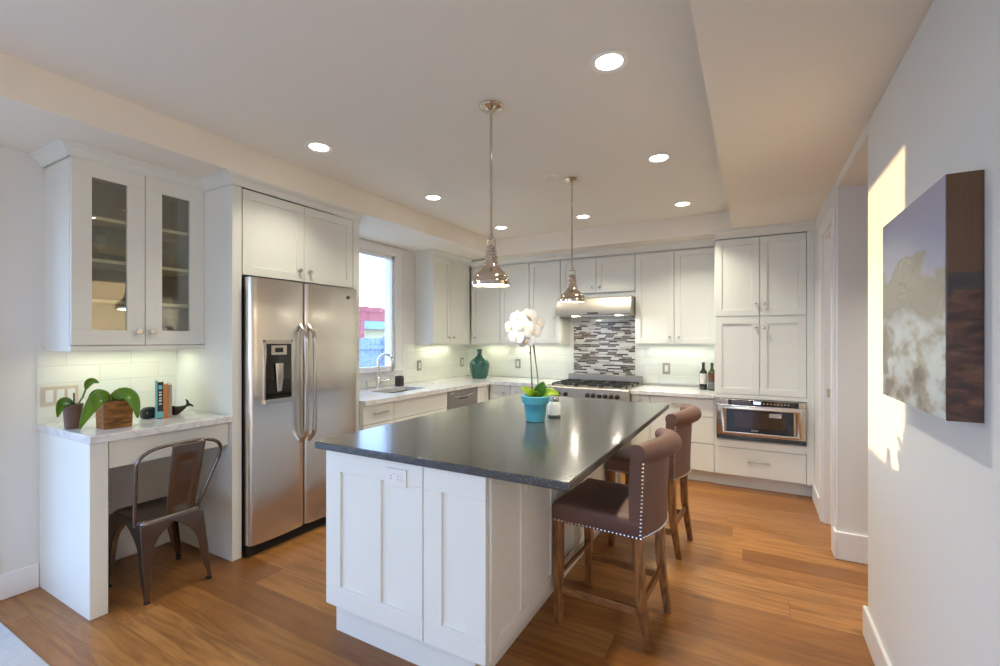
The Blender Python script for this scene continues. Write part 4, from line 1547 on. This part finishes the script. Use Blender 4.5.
SXH, SYH = 0.172, 0.150
b.rings([rsq(SYH - .002, SXH - .002, SEATZ - 0.042), rsq(SYH, SXH, SEATZ - 0.012), rsq(SYH - .006, SXH - .006, SEATZ - 0.002), rsq(SYH - .014, SXH - .014, SEATZ),
         rsq(SYH - .028, SXH - .028, SEATZ - 0.006), rsq(0.02, 0.02, SEATZ - 0.008, 0.015)])
obj('seat', b, M['gun'], t, angle=50)
for sx_, sy_, fx_, fy_ in ((1, -1, -2.700, 1.150), (1, 1, -2.685, 1.468), (-1, -1, -3.085, 1.125), (-1, 1, -3.105, 1.505)):
    # folded-sheet leg: wide at the seat with an arched skirt, narrow at the foot, hollow V section
    lb = B()
    top = Vector((cx + sx_ * SXH, cy + sy_ * SYH, SEATZ - 0.02))
    foot = Vector((fx_, fy_, 0.012))
    rs = []
    for k in range(11):
        f = k / 10
        p = top.lerp(foot, f)
        w = 0.026 + 0.118 * max(0, 1 - f * 2.6) ** 2 + 0.036 * (1 - f)
        w = max(w * (1 if f < 0.9 else 0.75), 0.02)
        ix, iy = -sx_ * w, -sy_ * w
        th = 0.006
        rs.append([(p.x, p.y, p.z), (p.x + ix, p.y, p.z), (p.x + ix, p.y - sy_ * th, p.z), (p.x - sx_ * th * 2.4, p.y - sy_ * th, p.z),
                   (p.x - sx_ * th * 2.4, p.y - sy_ * th * 2.4, p.z), (p.x - sx_ * th, p.y - sy_ * th * 2.4, p.z), (p.x - sx_ * th, p.y + iy, p.z), (p.x, p.y + iy, p.z)])
    lb.rings(rs)
    lg = obj('leg', lb, M['gun'], t, bevel=0.004)
    fb = B()
    fb.box(foot.x, foot.x - sx_ * 0.022, foot.y, foot.y - sy_ * 0.022, 0.0, 0.014)
    obj('rubber_foot', fb, M['rubber'], lg, bevel=0.002)
# hoop: leans back and flares towards the top
pts = []
for k in range(33):
    f = k / 32
    if f < 0.30:
        g = f / 0.30
        sgn, q, z_ = -1, g, SEATZ - 0.02 + 0.30 * g
        y_ = None
    elif f > 0.70:
        g = (1 - f) / 0.30
        sgn, q, z_ = 1, g, SEATZ - 0.02 + 0.30 * g
        y_ = None
    else:
        a = PI * (1 - (f - 0.30) / 0.40)
        y_ = 1.288 + 0.203 * math.copysign(abs(math.cos(a)) ** 0.7, math.cos(a))
        z_ = SEATZ + 0.28 + 0.100 * abs(math.sin(a)) ** 0.7
    if y_ is None:
        y_ = (1.253 + 0.035 * q) + sgn * (0.146 + 0.057 * q)
    x_ = -2.705 + 0.085 * (z_ - SEATZ) / 0.38
    pts.append((x_, y_, z_))
obj('back_hoop', B().tube(pts, 0.0092, 10), M['gun'], t)
b = B()
def splat(u, v):
    z_ = SEATZ - 0.040 + 0.418 * v
    wdt = 0.070 + 0.011 * v
    y_ = 1.306 + 0.008 * v + (u - 0.5) * 2 * wdt
    x_ = -2.690 + 0.080 * max(0, (z_ - SEATZ)) / 0.38 - 0.006 * math.cos((u - 0.5) * PI)
    e = abs(u - 0.5)
    if 0.13 < v < 0.80 and e < 0.27:
        x_ -= 0.006
    return (x_, y_, z_)
b.surf(splat, 16, 24)
obj('back_splat', b, M['gun'], t, thick=0.004)

# ---------------------------------------------------------------- plants on the desk


def leaf(b_, base, mid, tip, w, nu=12, nv=6, cup=0.25, twist=(0, 0, 1)):
    p0, p1, p2 = Vector(base), Vector(mid), Vector(tip)
    def fn(u, v):
        c = p0 * (1 - u) ** 2 + p1 * 2 * u * (1 - u) + p2 * u * u
        tg = ((p1 - p0) * (1 - u) + (p2 - p1) * u).normalized()
        side = tg.cross(Vector(twist))
        side = side.normalized() if side.length > 1e-4 else Vector((0, 1, 0))
        nrm = side.cross(tg).normalized()
        ww = w * (math.sin(PI * min(1, (u * 0.93 + 0.05))) ** 0.75) * (1 - 0.15 * u)
        s_ = (v - 0.5) * 2
        return c + side * ww * s_ + nrm * ww * cup * (s_ * s_ - 0.3)
    b_.surf(fn, nu, nv)
    return b_


dz = 0.892
px_, py_ = -3.10, 0.996
t = thing('potted_plant', 'brown pot with a curled green leaf beside the desk switch', 'plant', (px_, py_, dz))
obj('pot', B().lathe((px_, py_, dz), [(0.030, 0), (0.033, 0.004), (0.037, 0.07), (0.040, 0.112), (0.042, 0.114), (0.042, 0.126), (0.037, 0.126), (0.033, 0.105)], 28), M['browpot'], t)
obj('soil', B().lathe((px_, py_, dz + 0.104), [(0.033, 0), (0.02, 0.006), (0.0, 0.008)], 20), M['soil'], t)
top = Vector((px_, py_, dz + 0.112))
obj('leaf', leaf(B(), top, top + Vector((0.02, -0.050, 0.080)), top + Vector((0.05, -0.075, -0.040)), 0.026, twist=(1, 0, 0.3)), M['leafm'], t, thick=0.0012)
obj('leaf', leaf(B(), top, top + Vector((0.03, -0.03, 0.050)), top + Vector((0.06, -0.062, 0.015)), 0.022, twist=(1, 0, 0.5)), M['leafd'], t, thick=0.0012)
obj('stem', B().tube([top + Vector((0, 0.012, -0.004)), top + Vector((0.0, 0.040, 0.045)), top + Vector((0, 0.055, 0.095))], 0.0045, 8), M['leafm'], t)
obj('leaf', leaf(B(), top + Vector((0, 0.053, 0.085)), top + Vector((0, 0.060, 0.150)), top + Vector((0.01, 0.105, 0.115)), 0.020, cup=0.5, twist=(1, 0, 0.2)), M['leafm'], t, thick=0.0012)
obj('stake', B().tube([top + Vector((-0.015, 0.010, -0.006)), top + Vector((-0.016, 0.009, 0.070))], 0.0035, 8), M['stake'], t)

bx, by = -2.955, 1.118
t = thing('planter_box', 'wooden planter box with large drooping orchid leaves on the desk', 'plant', (bx, by, dz))
b = B()
b.hexa([(bx - 0.045, by - 0.062, dz), (bx + 0.045, by - 0.062, dz), (bx + 0.045, by + 0.062, dz), (bx - 0.045, by + 0.062, dz),
        (bx - 0.050, by - 0.066, dz + 0.140), (bx + 0.050, by - 0.066, dz + 0.140), (bx + 0.050, by + 0.066, dz + 0.140), (bx - 0.050, by + 0.066, dz + 0.140)])
obj('box', b, M['boxwood'], t, bevel=0.003)
obj('soil', B().box(bx - 0.042, bx + 0.042, by - 0.056, by + 0.056, dz + 0.140, dz + 0.146), M['soil'], t)
cr = Vector((bx + 0.01, by - 0.022, dz + 0.150))
for mid, tip, w, mm in (((0.070, -0.075, 0.085), (0.080, -0.150, -0.122), 0.038, 'leafm'), ((0.05, -0.065, 0.060), (0.070, -0.088, -0.040), 0.028, 'leafm'),
                        ((0.065, 0.075, 0.085), (0.090, 0.085, -0.105), 0.040, 'leafm'), ((-0.02, -0.05, 0.065), (-0.01, -0.085, 0.0), 0.026, 'leafd')):
    obj('leaf', leaf(B(), cr, cr + Vector(mid), cr + Vector(tip), w, twist=(1, 0.15, 0.35)), M[mm], t, thick=0.0014)
obj('stem', B().tube([cr + Vector((0, 0, -0.008)), cr + Vector((0.0, 0.004, 0.016))], [0.012, 0.007], 8), M['stem'], t)

# books and whale bookends
bks = [('bcyan', 0.010, 0.165, 0.222, 'slim cyan book, first of the four on the desk'),
       ('bblack', 0.029, 0.160, 0.214, 'black book with white lettering and pale blue foot on the desk'),
       ('borange', 0.022, 0.155, 0.200, 'orange book between the black and tan books'),
       ('btan', 0.018, 0.150, 0.196, 'tan book at the right end of the desk row')]
ang_b = math.atan2(-0.409, 0.912)
bu, bv = Vector((0.912, -0.409, 0)), Vector((0.409, 0.912, 0))
off_b = 0.0
for mm, w, dpt, hh, lb in bks:
    base = Vector((-3.030, 1.338, dz)) + bv * off_b
    t = thing('book', lb, 'book', base, 'books on the desk')
    t.rotation_euler = (0, 0, ang_b)
    b = B()
    c = 0.0022
    b.box(-dpt, 0, 0.0005, c, 0, hh)
    b.box(-dpt, 0, w - c, w - 0.0005, 0, hh)
    b.box(-c, 0, c, w - c, 0, hh)
    obj('cover', b, M[mm], t, local=True)
    obj('pages', B().box(-dpt + 0.003, -c, c, w - c, 0.003, hh - 0.003), M['page'], t, local=True)
    if mm == 'bblack':
        b = B()
        for k in range(5):
            b.box(0, 0.0006, 0.008, w - 0.008, 0.082 + k * 0.017, 0.082 + k * 0.017 + (0.012 if k % 2 else 0.008))
        obj('spine_lettering', b, M['mark'], t, local=True)
        obj('spine_foot', B().box(0, 0.0006, 0.001, w - 0.001, 0.004, 0.042), M['bblue'], t, local=True)
        obj('spine_head', B().box(0, 0.0006, 0.006, w - 0.006, 0.172, 0.195), M['bblue'], t, local=True)
    off_b += w + 0.0005
ye = 1.466
wx = -3.100
# whale head half (left of the books) and tail half (right)
t = thing('whale_bookend', 'dark iron whale head bookend left of the books', 'bookend', (wx, 1.325, dz))
b = B()
hp = [(1.364, 0.0), (1.306, 0.0), (1.299, 0.012), (1.297, 0.036), (1.303, 0.054), (1.318, 0.063), (1.335, 0.066), (1.364, 0.065)]
b.prism([(y_, dz + z_) for y_, z_ in hp], 'x', wx - 0.024, wx + 0.024)
obj('head', b, M['whale'], t, bevel=0.010, seg=3)
obj('eye', B().sphere((wx + 0.0245, 1.320, dz + 0.034), 0.004, 8, 6), M['nickel'], t)
t = thing('whale_bookend', 'dark iron whale tail bookend right of the books', 'bookend', (wx, ye + 0.06, dz))
b = B()
rs = []
for k in range(11):
    f = k / 10
    y_ = ye + 0.001 + 0.075 * f
    zc = 0.026 * (1 - f) + 0.046 * f ** 1.6
    r_ = 0.0255 * (1 - f) ** 0.8 + 0.006
    rs.append([(wx + math.cos(a * PI / 6) * r_ * 0.8, y_, dz + max(0.0, zc + math.sin(a * PI / 6) * r_)) for a in range(12)])
b.rings(rs)
obj('tail', b, M['whale'], t, angle=60)
for s_, tip in ((1, (0.014, 0.0, 0.055)), (-1, (-0.004, 0.048, -0.010))):
    fb = B()
    p0 = Vector((wx, ye + 0.075, dz + 0.046))
    p2 = p0 + Vector((0, -0.006, 0.042)) if s_ == 1 else p0 + Vector((0, 0.040, -0.010))
    p1 = p0 + (Vector((0, 0.018, 0.020)) if s_ == 1 else Vector((0, 0.022, 0.014)))
    q = [p0 * (1 - u) ** 2 + p1 * 2 * u * (1 - u) + p2 * u * u for u in [k / 8 for k in range(9)]]
    fb.tube(q, [0.006, 0.008, 0.009, 0.009, 0.008, 0.007, 0.006, 0.005, 0.002], 8)
    obj('fluke', fb, M['whale'], t, angle=60)

# ---------------------------------------------------------------- island orchid and shaker
ox, oy, oz = -1.08, 2.365, 0.8905
t = thing('potted_orchid', 'white orchid in a turquoise pot on the island', 'plant', (ox, oy, oz))
obj('pot', B().lathe((ox, oy, oz), [(0.050, 0), (0.054, 0.003), (0.066, 0.100), (0.068, 0.102), (0.078, 0.104), (0.082, 0.142), (0.079, 0.145), (0.072, 0.145), (0.066, 0.122)], 40), M['bluepot'], t)
obj('soil', B().lathe((ox, oy, oz + 0.120), [(0.066, 0), (0.04, 0.010), (0.0, 0.013)], 24), M['soil'], t)
cr = Vector((ox, oy, oz + 0.128))
VX, VY = Vector((0.8746, 0.4848, 0)), Vector((0.4848, -0.8746, 0))     # across / towards the viewer side of the room
for du, dn, dzz, tu, tn, tz, w, mm in ((-0.030, 0.03, 0.045, -0.085, 0.03, 0.066, 0.022, 'leafl'), (-0.02, 0.045, 0.045, -0.045, 0.055, 0.050, 0.022, 'leafl'),
                                      (0.022, 0.03, 0.050, 0.045, 0.035, 0.098, 0.035, 'leafd'), (0.070, 0.03, 0.065, 0.135, 0.03, 0.022, 0.024, 'leafl'),
                                      (0.03, -0.03, 0.05, 0.075, -0.05, 0.060, 0.024, 'leafm'), (0.0, 0.05, 0.035, -0.005, 0.062, 0.048, 0.022, 'leafl')):
    base = cr + VX * (du * .3) + Vector((0, 0, 0.004))
    lb = leaf(B(), base, cr + VX * du + VY * dn + Vector((0, 0, dzz)), cr + VX * tu + VY * tn + Vector((0, 0, tz)), w, twist=tuple(VY * 0.9 + Vector((0, 0, 0.35))))
    obj('leaf', lb, M[mm], t, thick=0.0012)
obj('flower_stem', B().tube([cr + VX * -0.012, cr + VX * -0.022 + Vector((0, 0, 0.13)), cr + VX * -0.030 + Vector((0, 0, 0.30)), cr + VX * -0.040 + Vector((0, 0, 0.37)), cr + VX * -0.075 + Vector((0, 0, 0.43)), cr + VX * -0.12 + Vector((0, 0, 0.40))], 0.0035, 8), M['stem'], t)
obj('flower_stem', B().tube([cr + VX * 0.02, cr + VX * 0.012 + Vector((0, 0, 0.13)), cr + VX * -0.012 + Vector((0, 0, 0.30)), cr + VX * -0.028 + Vector((0, 0, 0.39)), cr + VX * -0.02 + Vector((0, 0, 0.44)), cr + VX * 0.0 + Vector((0, 0, 0.42))], 0.0035, 8), M['stem'], t)
obj('stake', B().tube([cr + VX * -0.018, cr + VX * -0.034 + Vector((0, 0, 0.39))], 0.0026, 6), M['stake'], t)
obj('stake', B().tube([cr + VX * 0.024, cr + VX * -0.014 + Vector((0, 0, 0.36))], 0.0026, 6), M['stake'], t)
b = B()
b.sphere(cr + VX * -0.014 + Vector((0, 0, 0.335)), 0.007, 8, 6)
b.sphere(cr + VX * -0.030 + Vector((0, 0, 0.26)), 0.006, 8, 6)
obj('clip', b, M['stake'], t)


def bloom(c, nrm, r_, roll):
    """five-petalled moth orchid facing along nrm"""
    nrm = Vector(nrm).normalized()
    u = Vector((0, 0, 1)) - nrm * nrm.z
    u = u.normalized() if u.length > 0.05 else Vector((1, 0, 0))
    v = nrm.cross(u)
    b_ = B()
    for ang, ln, wd in ((90, 0.92, 0.40), (215, 0.95, 0.36), (325, 0.95, 0.36), (8, 1.0, 0.66), (172, 1.0, 0.66)):
        a = math.radians(ang + roll)
        d_ = v * math.cos(a) + u * math.sin(a)
        s_ = nrm.cross(d_)
        off = 0.004 if wd > 0.5 else 0.0
        def fn(p, q, d_=d_, s_=s_, ln=ln, wd=wd, off=off):
            w_ = wd * r_ * math.sin(PI * (0.06 + 0.88 * p)) ** 0.62
            t_ = (q - 0.5) * 2
            return Vector(c) + d_ * r_ * ln * p + s_ * w_ * t_ + nrm * (off + 0.05 * r_ * math.sin(p * PI) - 0.03 * r_ * t_ * t_ + 0.06 * r_ * p * p)
        b_.surf(fn, 7, 4)
    return b_, nrm, u, v


fl = [(-0.135, 0.405, 0.02, -0.8), (-0.100, 0.455, 0.045, -0.4), (-0.045, 0.468, 0.04, 0.0), (0.010, 0.425, 0.02, 0.6), (-0.022, 0.380, 0.06, 0.3),
      (-0.065, 0.410, 0.065, -0.1), (-0.110, 0.350, 0.045, -0.5), (-0.055, 0.330, 0.05, -0.1), (-0.07, 0.44, -0.03, -0.9), (-0.015, 0.44, -0.03, 0.9)]
for i, (a, z_, n_, tilt) in enumerate(fl):
    c = cr + VX * a + VY * n_ + Vector((0, 0, z_))
    nr = VY * 1.0 + VX * tilt + Vector((0, 0, random.uniform(-0.25, 0.25)))
    bb_, nr, u_, v_ = bloom(c, nr, random.uniform(0.046, 0.051), random.uniform(-14, 14))
    o = obj('flower', bb_, M['petal'], t, angle=70)
    lp = B()
    lp.tube([c + nr * 0.002, c + nr * 0.012 - u_ * 0.004, c + nr * 0.015 - u_ * 0.012], [0.004, 0.005, 0.002], 8)
    obj('lip', lp, M['lip'], o)
# white shaker jar
jx_, jy_ = -1.045, 2.56
t = thing('jar', 'small glass jar behind the turquoise orchid pot', 'jar', (jx_, jy_, 0.8905))
obj('body', B().lathe((jx_, jy_, 0.8905), [(0.034, 0), (0.037, 0.003), (0.037, 0.07), (0.030, 0.088), (0.026, 0.092)], 28), M['cream'], t)
obj('base_ring', B().lathe((jx_, jy_, 0.8906), [(0.0375, 0), (0.0385, 0.002), (0.0385, 0.010), (0.0372, 0.012)], 28, cap0=False, cap1=False), M['labelg'], t)
obj('lid', B().lathe((jx_, jy_, 0.8905 + 0.092), [(0.029, 0), (0.030, 0.004), (0.030, 0.020), (0.024, 0.028), (0.0, 0.030)], 28), M['chrome'], t)


# ---------------------------------------------------------------- lamps
def pendant(x, y, label):
    t_ = thing('pendant_lamp', label, 'pendant lamp', (x, y, ZC), 'pendants over the island')
    z = 1.628
    obj('canopy', B().lathe((x, y, ZC), [(0.062, 0), (0.062, -0.006), (0.056, -0.012), (0.030, -0.018), (0.014, -0.026), (0.012, -0.040), (0.006, -0.042)], 32), M['pnickel'], t_)
    obj('rod', B().cyl((x, y, ZC - 0.04), (x, y, z + 0.235), 0.0068, n=12), M['pnickel'], t_)
    b_ = B()
    b_.lathe((x, y, z + 0.235), [(0.004, 0.03), (0.010, 0.026), (0.010, 0.0), (0.006, -0.004)], 16)
    for s_ in (-1, 1):
        b_.tube([(x, y, z + 0.238), (x + s_ * 0.016, y, z + 0.237), (x + s_ * 0.0225, y, z + 0.228), (x + s_ * 0.0235, y, z + 0.17), (x + s_ * 0.0225, y, z + 0.155)], 0.0038, 8)
        b_.lathe((x + s_ * 0.024, y, z + 0.165), [(0.0085, -0.005), (0.0085, 0.005)], 12, axis='x')
    obj('yoke', b_, M['pnickel'], t_)
    b_ = B()
    b_.lathe((x, y, z + 0.118), [(0.036, 0), (0.036, 0.006), (0.031, 0.010), (0.030, 0.020), (0.033, 0.022), (0.033, 0.030), (0.026, 0.036), (0.024, 0.052),
                                 (0.027, 0.054), (0.027, 0.060), (0.019, 0.068), (0.016, 0.082), (0.010, 0.088)], 32)
    obj('socket_cap', b_, M['pnickel'], t_)
    b_ = B()
    b_.lathe((x, y, z), [(0.096, 0.0), (0.098, 0.003), (0.098, 0.018), (0.095, 0.022), (0.093, 0.034), (0.086, 0.050), (0.072, 0.066), (0.056, 0.080), (0.045, 0.094), (0.039, 0.108), (0.036, 0.120),
                         (0.033, 0.120), (0.036, 0.107), (0.042, 0.092), (0.053, 0.077), (0.069, 0.063), (0.082, 0.048), (0.089, 0.033), (0.092, 0.018), (0.093, 0.0)], 48, cap0=False, cap1=False)
    bm_ = b_.bm
    bmesh.ops.remove_doubles(bm_, verts=bm_.verts, dist=1e-6)
    obj('shade', b_, M['pnickel'], t_)
    b_ = B()
    b_.lathe((x, y, z + 0.004), [(0.0915, 0.0), (0.0915, 0.003), (0.0, 0.003)], 32, cap1=False)
    obj('diffuser', b_, M['bulb'], t_)
    d_ = bpy.data.lights.new('pendant_light', 'AREA')
    d_.shape = 'DISK'
    d_.size = 0.16
    d_.energy = 2.5
    d_.color = WARM
    lo = bpy.data.objects.new('pendant_light', d_)
    COL.objects.link(lo)
    lo.parent = t_
    lo.location = (0, 0, z - ZC - 0.004)


pendant(-1.159, 1.998, 'polished nickel pendant lamp over the near half of the island')
pendant(-1.166, 3.203, 'polished nickel pendant lamp over the far half of the island')

CANP = 7.8
cans = [(-0.533, 1.92, 'largest-looking recessed ceiling light, nearest end of the row along the right soffit'), (-0.533, 3.10, 'recessed ceiling light in the middle of the right row'),
        (-0.533, 4.26, 'recessed ceiling light at the back end of the right row'), (-1.43, 4.235, 'recessed ceiling light between the two pendants, near the back soffit'),
        (-2.333, 4.235, 'recessed ceiling light in the back left corner of the ceiling'), (-2.333, 3.055, 'recessed ceiling light above the sink side of the island'),
        (-2.333, 1.91, 'recessed ceiling light above the refrigerator front')]
for x, y, lb in cans:
    t = thing('recessed_light', lb, 'ceiling light', (x, y, ZC), 'recessed ceiling lights')
    obj('trim_ring', B().lathe((x, y, ZC), [(0.082, 0.0), (0.084, -0.005), (0.077, -0.009), (0.058, -0.005), (0.055, 0.0)], 36, cap0=False, cap1=False), M['whiteen'], t)
    obj('lens', B().lathe((x, y, ZC - 0.003), [(0.055, 0.002), (0.055, 0.0), (0.0, 0.0)], 32, cap1=False), M['lens'], t)
    d_ = bpy.data.lights.new('can_light', 'AREA')
    d_.shape = 'DISK'
    d_.size = 0.11
    d_.energy = CANP * (0.5 if x < -2 else 1.0)
    d_.color = WARM
    d_.spread = math.radians(112)
    lo = bpy.data.objects.new('can_light', d_)
    COL.objects.link(lo)
    lo.parent = t
    lo.location = (0, 0, -0.012)
# two more cans of the same grid over the room behind the photographer
for x, y in ((-0.533, -0.6), (-2.333, -0.6)):  # kitchen grid, then the hall
    area('can_light_rear', (x, y, ZC - 0.012), 0.11, 0.11, CANP * 0.5, WARM, shape='DISK', spread=math.radians(112))
area('jamb_fill_light', (1.3, 4.3, ZS - 0.012), 0.11, 0.11, 9, WARM, shape='DISK', spread=math.radians(150))  # unseen lamp added to brighten the jamb of the far door
area('hall_fill_light', (1.35, 3.0, 2.283), 0.11, 0.11, 10, WARM, shape='DISK', spread=math.radians(112))  # unseen lamp added to lift the hall wall and the refrigerator's reflection
o = obj('ceiling_sensor', B().lathe((-1.287, 3.092, ZC), [(0.055, 0), (0.055, -0.006), (0.05, -0.009), (0.0, -0.009)], 28), M['ceil'])
tag(o, 'flat round white cover disc on the ceiling beside the far pendant', 'ceiling cover')

# under-cabinet strips (warm green fluorescent)
UC = (0.98, 1.0, 0.70)
UP = 0.75
area('under_cabinet_light', (-3.26, 1.30, 1.284), 0.05, 0.52, 0.8, UC)
area('under_cabinet_light', (-3.32, 4.50, 1.278), 0.05, 0.60, UP, UC)
area('under_cabinet_light', (-2.96, 5.16, 1.278), 0.30, 0.05, UP * .6, UC)
area('under_cabinet_light', (-2.34, 5.16, 1.278), 0.65, 0.05, UP, UC)
area('under_cabinet_light', (-0.70, 5.16, 1.278), 0.65, 0.05, UP, UC)
for x in (-1.72, -1.24):
    area('hood_light', (x, 4.81, 1.596), 0.05, 0.05, 1.6, WARM, shape='DISK')

# ---------------------------------------------------------------- artwork and rug
ay0, ay1, az0, az1 = 1.43, 2.012, 1.168, 1.743
t = thing('canvas_painting', 'glossy abstract landscape painting with dark wood-toned edge on the right wall', 'painting', (XR, 1.72, az0))
b = B()
b.box(0.395, XR - 0.001, ay0, ay1, az0, az1)
obj('canvas_edge', b, M['artside'], t, bevel=0.002)
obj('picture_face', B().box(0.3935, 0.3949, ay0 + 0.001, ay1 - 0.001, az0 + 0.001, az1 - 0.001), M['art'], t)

o = obj('rug', B().box(-3.25, -0.4, -1.6, 0.742, 0.0, 0.012), M['rug'], bevel=0.004)
tag(o, 'pale grey woven rug on the floor in the near left corner', 'rug')

# ---------------------------------------------------------------- the yard outside the sink window
struct('ground', B().box(-30, -3.60, -14, 26, -0.5, -0.3), M['ground'])
struct('bounce_paving', B().box(-3.62, 8, -14, -4.2, -0.5, -0.08), M['paving'])  # unseen pale slab added to bounce daylight up to the ceiling
t = thing('garden_fence', 'weathered blue-grey board fence outside the window', 'fence', (-7.5, 6.6, -0.3))
b = B()
for k in range(44):
    y_ = 5.4 + k * 0.152
    b.box(-7.52, -7.50, y_, y_ + 0.145, -0.3, 1.37)
obj('boards', b, M['fence'], t)
b = B()
b.box(-7.50, -7.46, 5.4, 12.1, 1.12, 1.21)
b.box(-7.50, -7.46, 5.4, 12.1, 0.05, 0.14)
obj('rail', b, M['fence'], t)
for k in range(4):
    y_ = 6.55 + 1.35 * k
    obj('post', B().box(-7.50, -7.40, y_, y_ + 0.10, -0.3, 1.41), M['fence'], t)
t = thing('pergola', 'red painted timber pergola beyond the window', 'pergola', (-9.5, 9.5, -0.3))
obj('beam', B().box(-9.62, -9.48, 8.3, 11.8, 1.86, 2.10), M['pergola'], t)
for k in range(7):
    y_ = 8.5 + k * 0.5
    obj('rafter', B().box(-10.9, -9.1, y_, y_ + 0.09, 2.10, 2.24), M['pergola'], t)
for y_ in (9.15, 11.5):
    obj('post', B().box(-9.62, -9.48, y_, y_ + 0.14, -0.3, 1.86), M['pergola'], t)
t = thing('neighbour_house', 'pale yellow house with blue-grey hipped roof beyond the fence', 'house', (-16, 17, -0.3))
obj('wall', B().box(-19, -14, 12.5, 22, -0.3, 1.75), M['stucco'], t)
b = B()
b.hexa([(-19.4, 12.1, 1.75), (-13.6, 12.1, 1.75), (-13.6, 22.4, 1.75), (-19.4, 22.4, 1.75), (-16.6, 15.6, 2.75), (-16.4, 15.6, 2.75), (-16.4, 19.5, 2.75), (-16.6, 19.5, 2.75)])
obj('roof', b, M['shingle'], t)
obj('chimney', B().box(-16.2, -15.7, 14.2, 14.7, 1.8, 3.0), M['stucco'], t)

rnd = random.Random(3)
t = thing('garden_shrub', 'leafy shrub in the yard close to the kitchen window', 'shrub', (-5.2, 3.75, -0.3))
b = B()
for k in range(420):
    y_ = rnd.uniform(3.0, 4.7)
    z_ = rnd.uniform(-0.2, 1.20 + 0.10 * math.sin(y_ * 9))
    c = Vector((-5.2 + rnd.uniform(-0.28, 0.28), y_, z_))
    d_ = Vector((rnd.uniform(-1, 1), rnd.uniform(-1, 1), rnd.uniform(0.1, 1.2))).normalized()
    leaf(b, c, c + d_ * 0.07 + Vector((0, 0, 0.02)), c + d_ * 0.13, 0.028, 4, 2)
obj('foliage', b, M['bush'], t)
obj('stem', B().tube([(-5.2, 3.75, -0.3), (-5.2, 3.8, 0.8)], 0.03, 8), M['stake'], t)
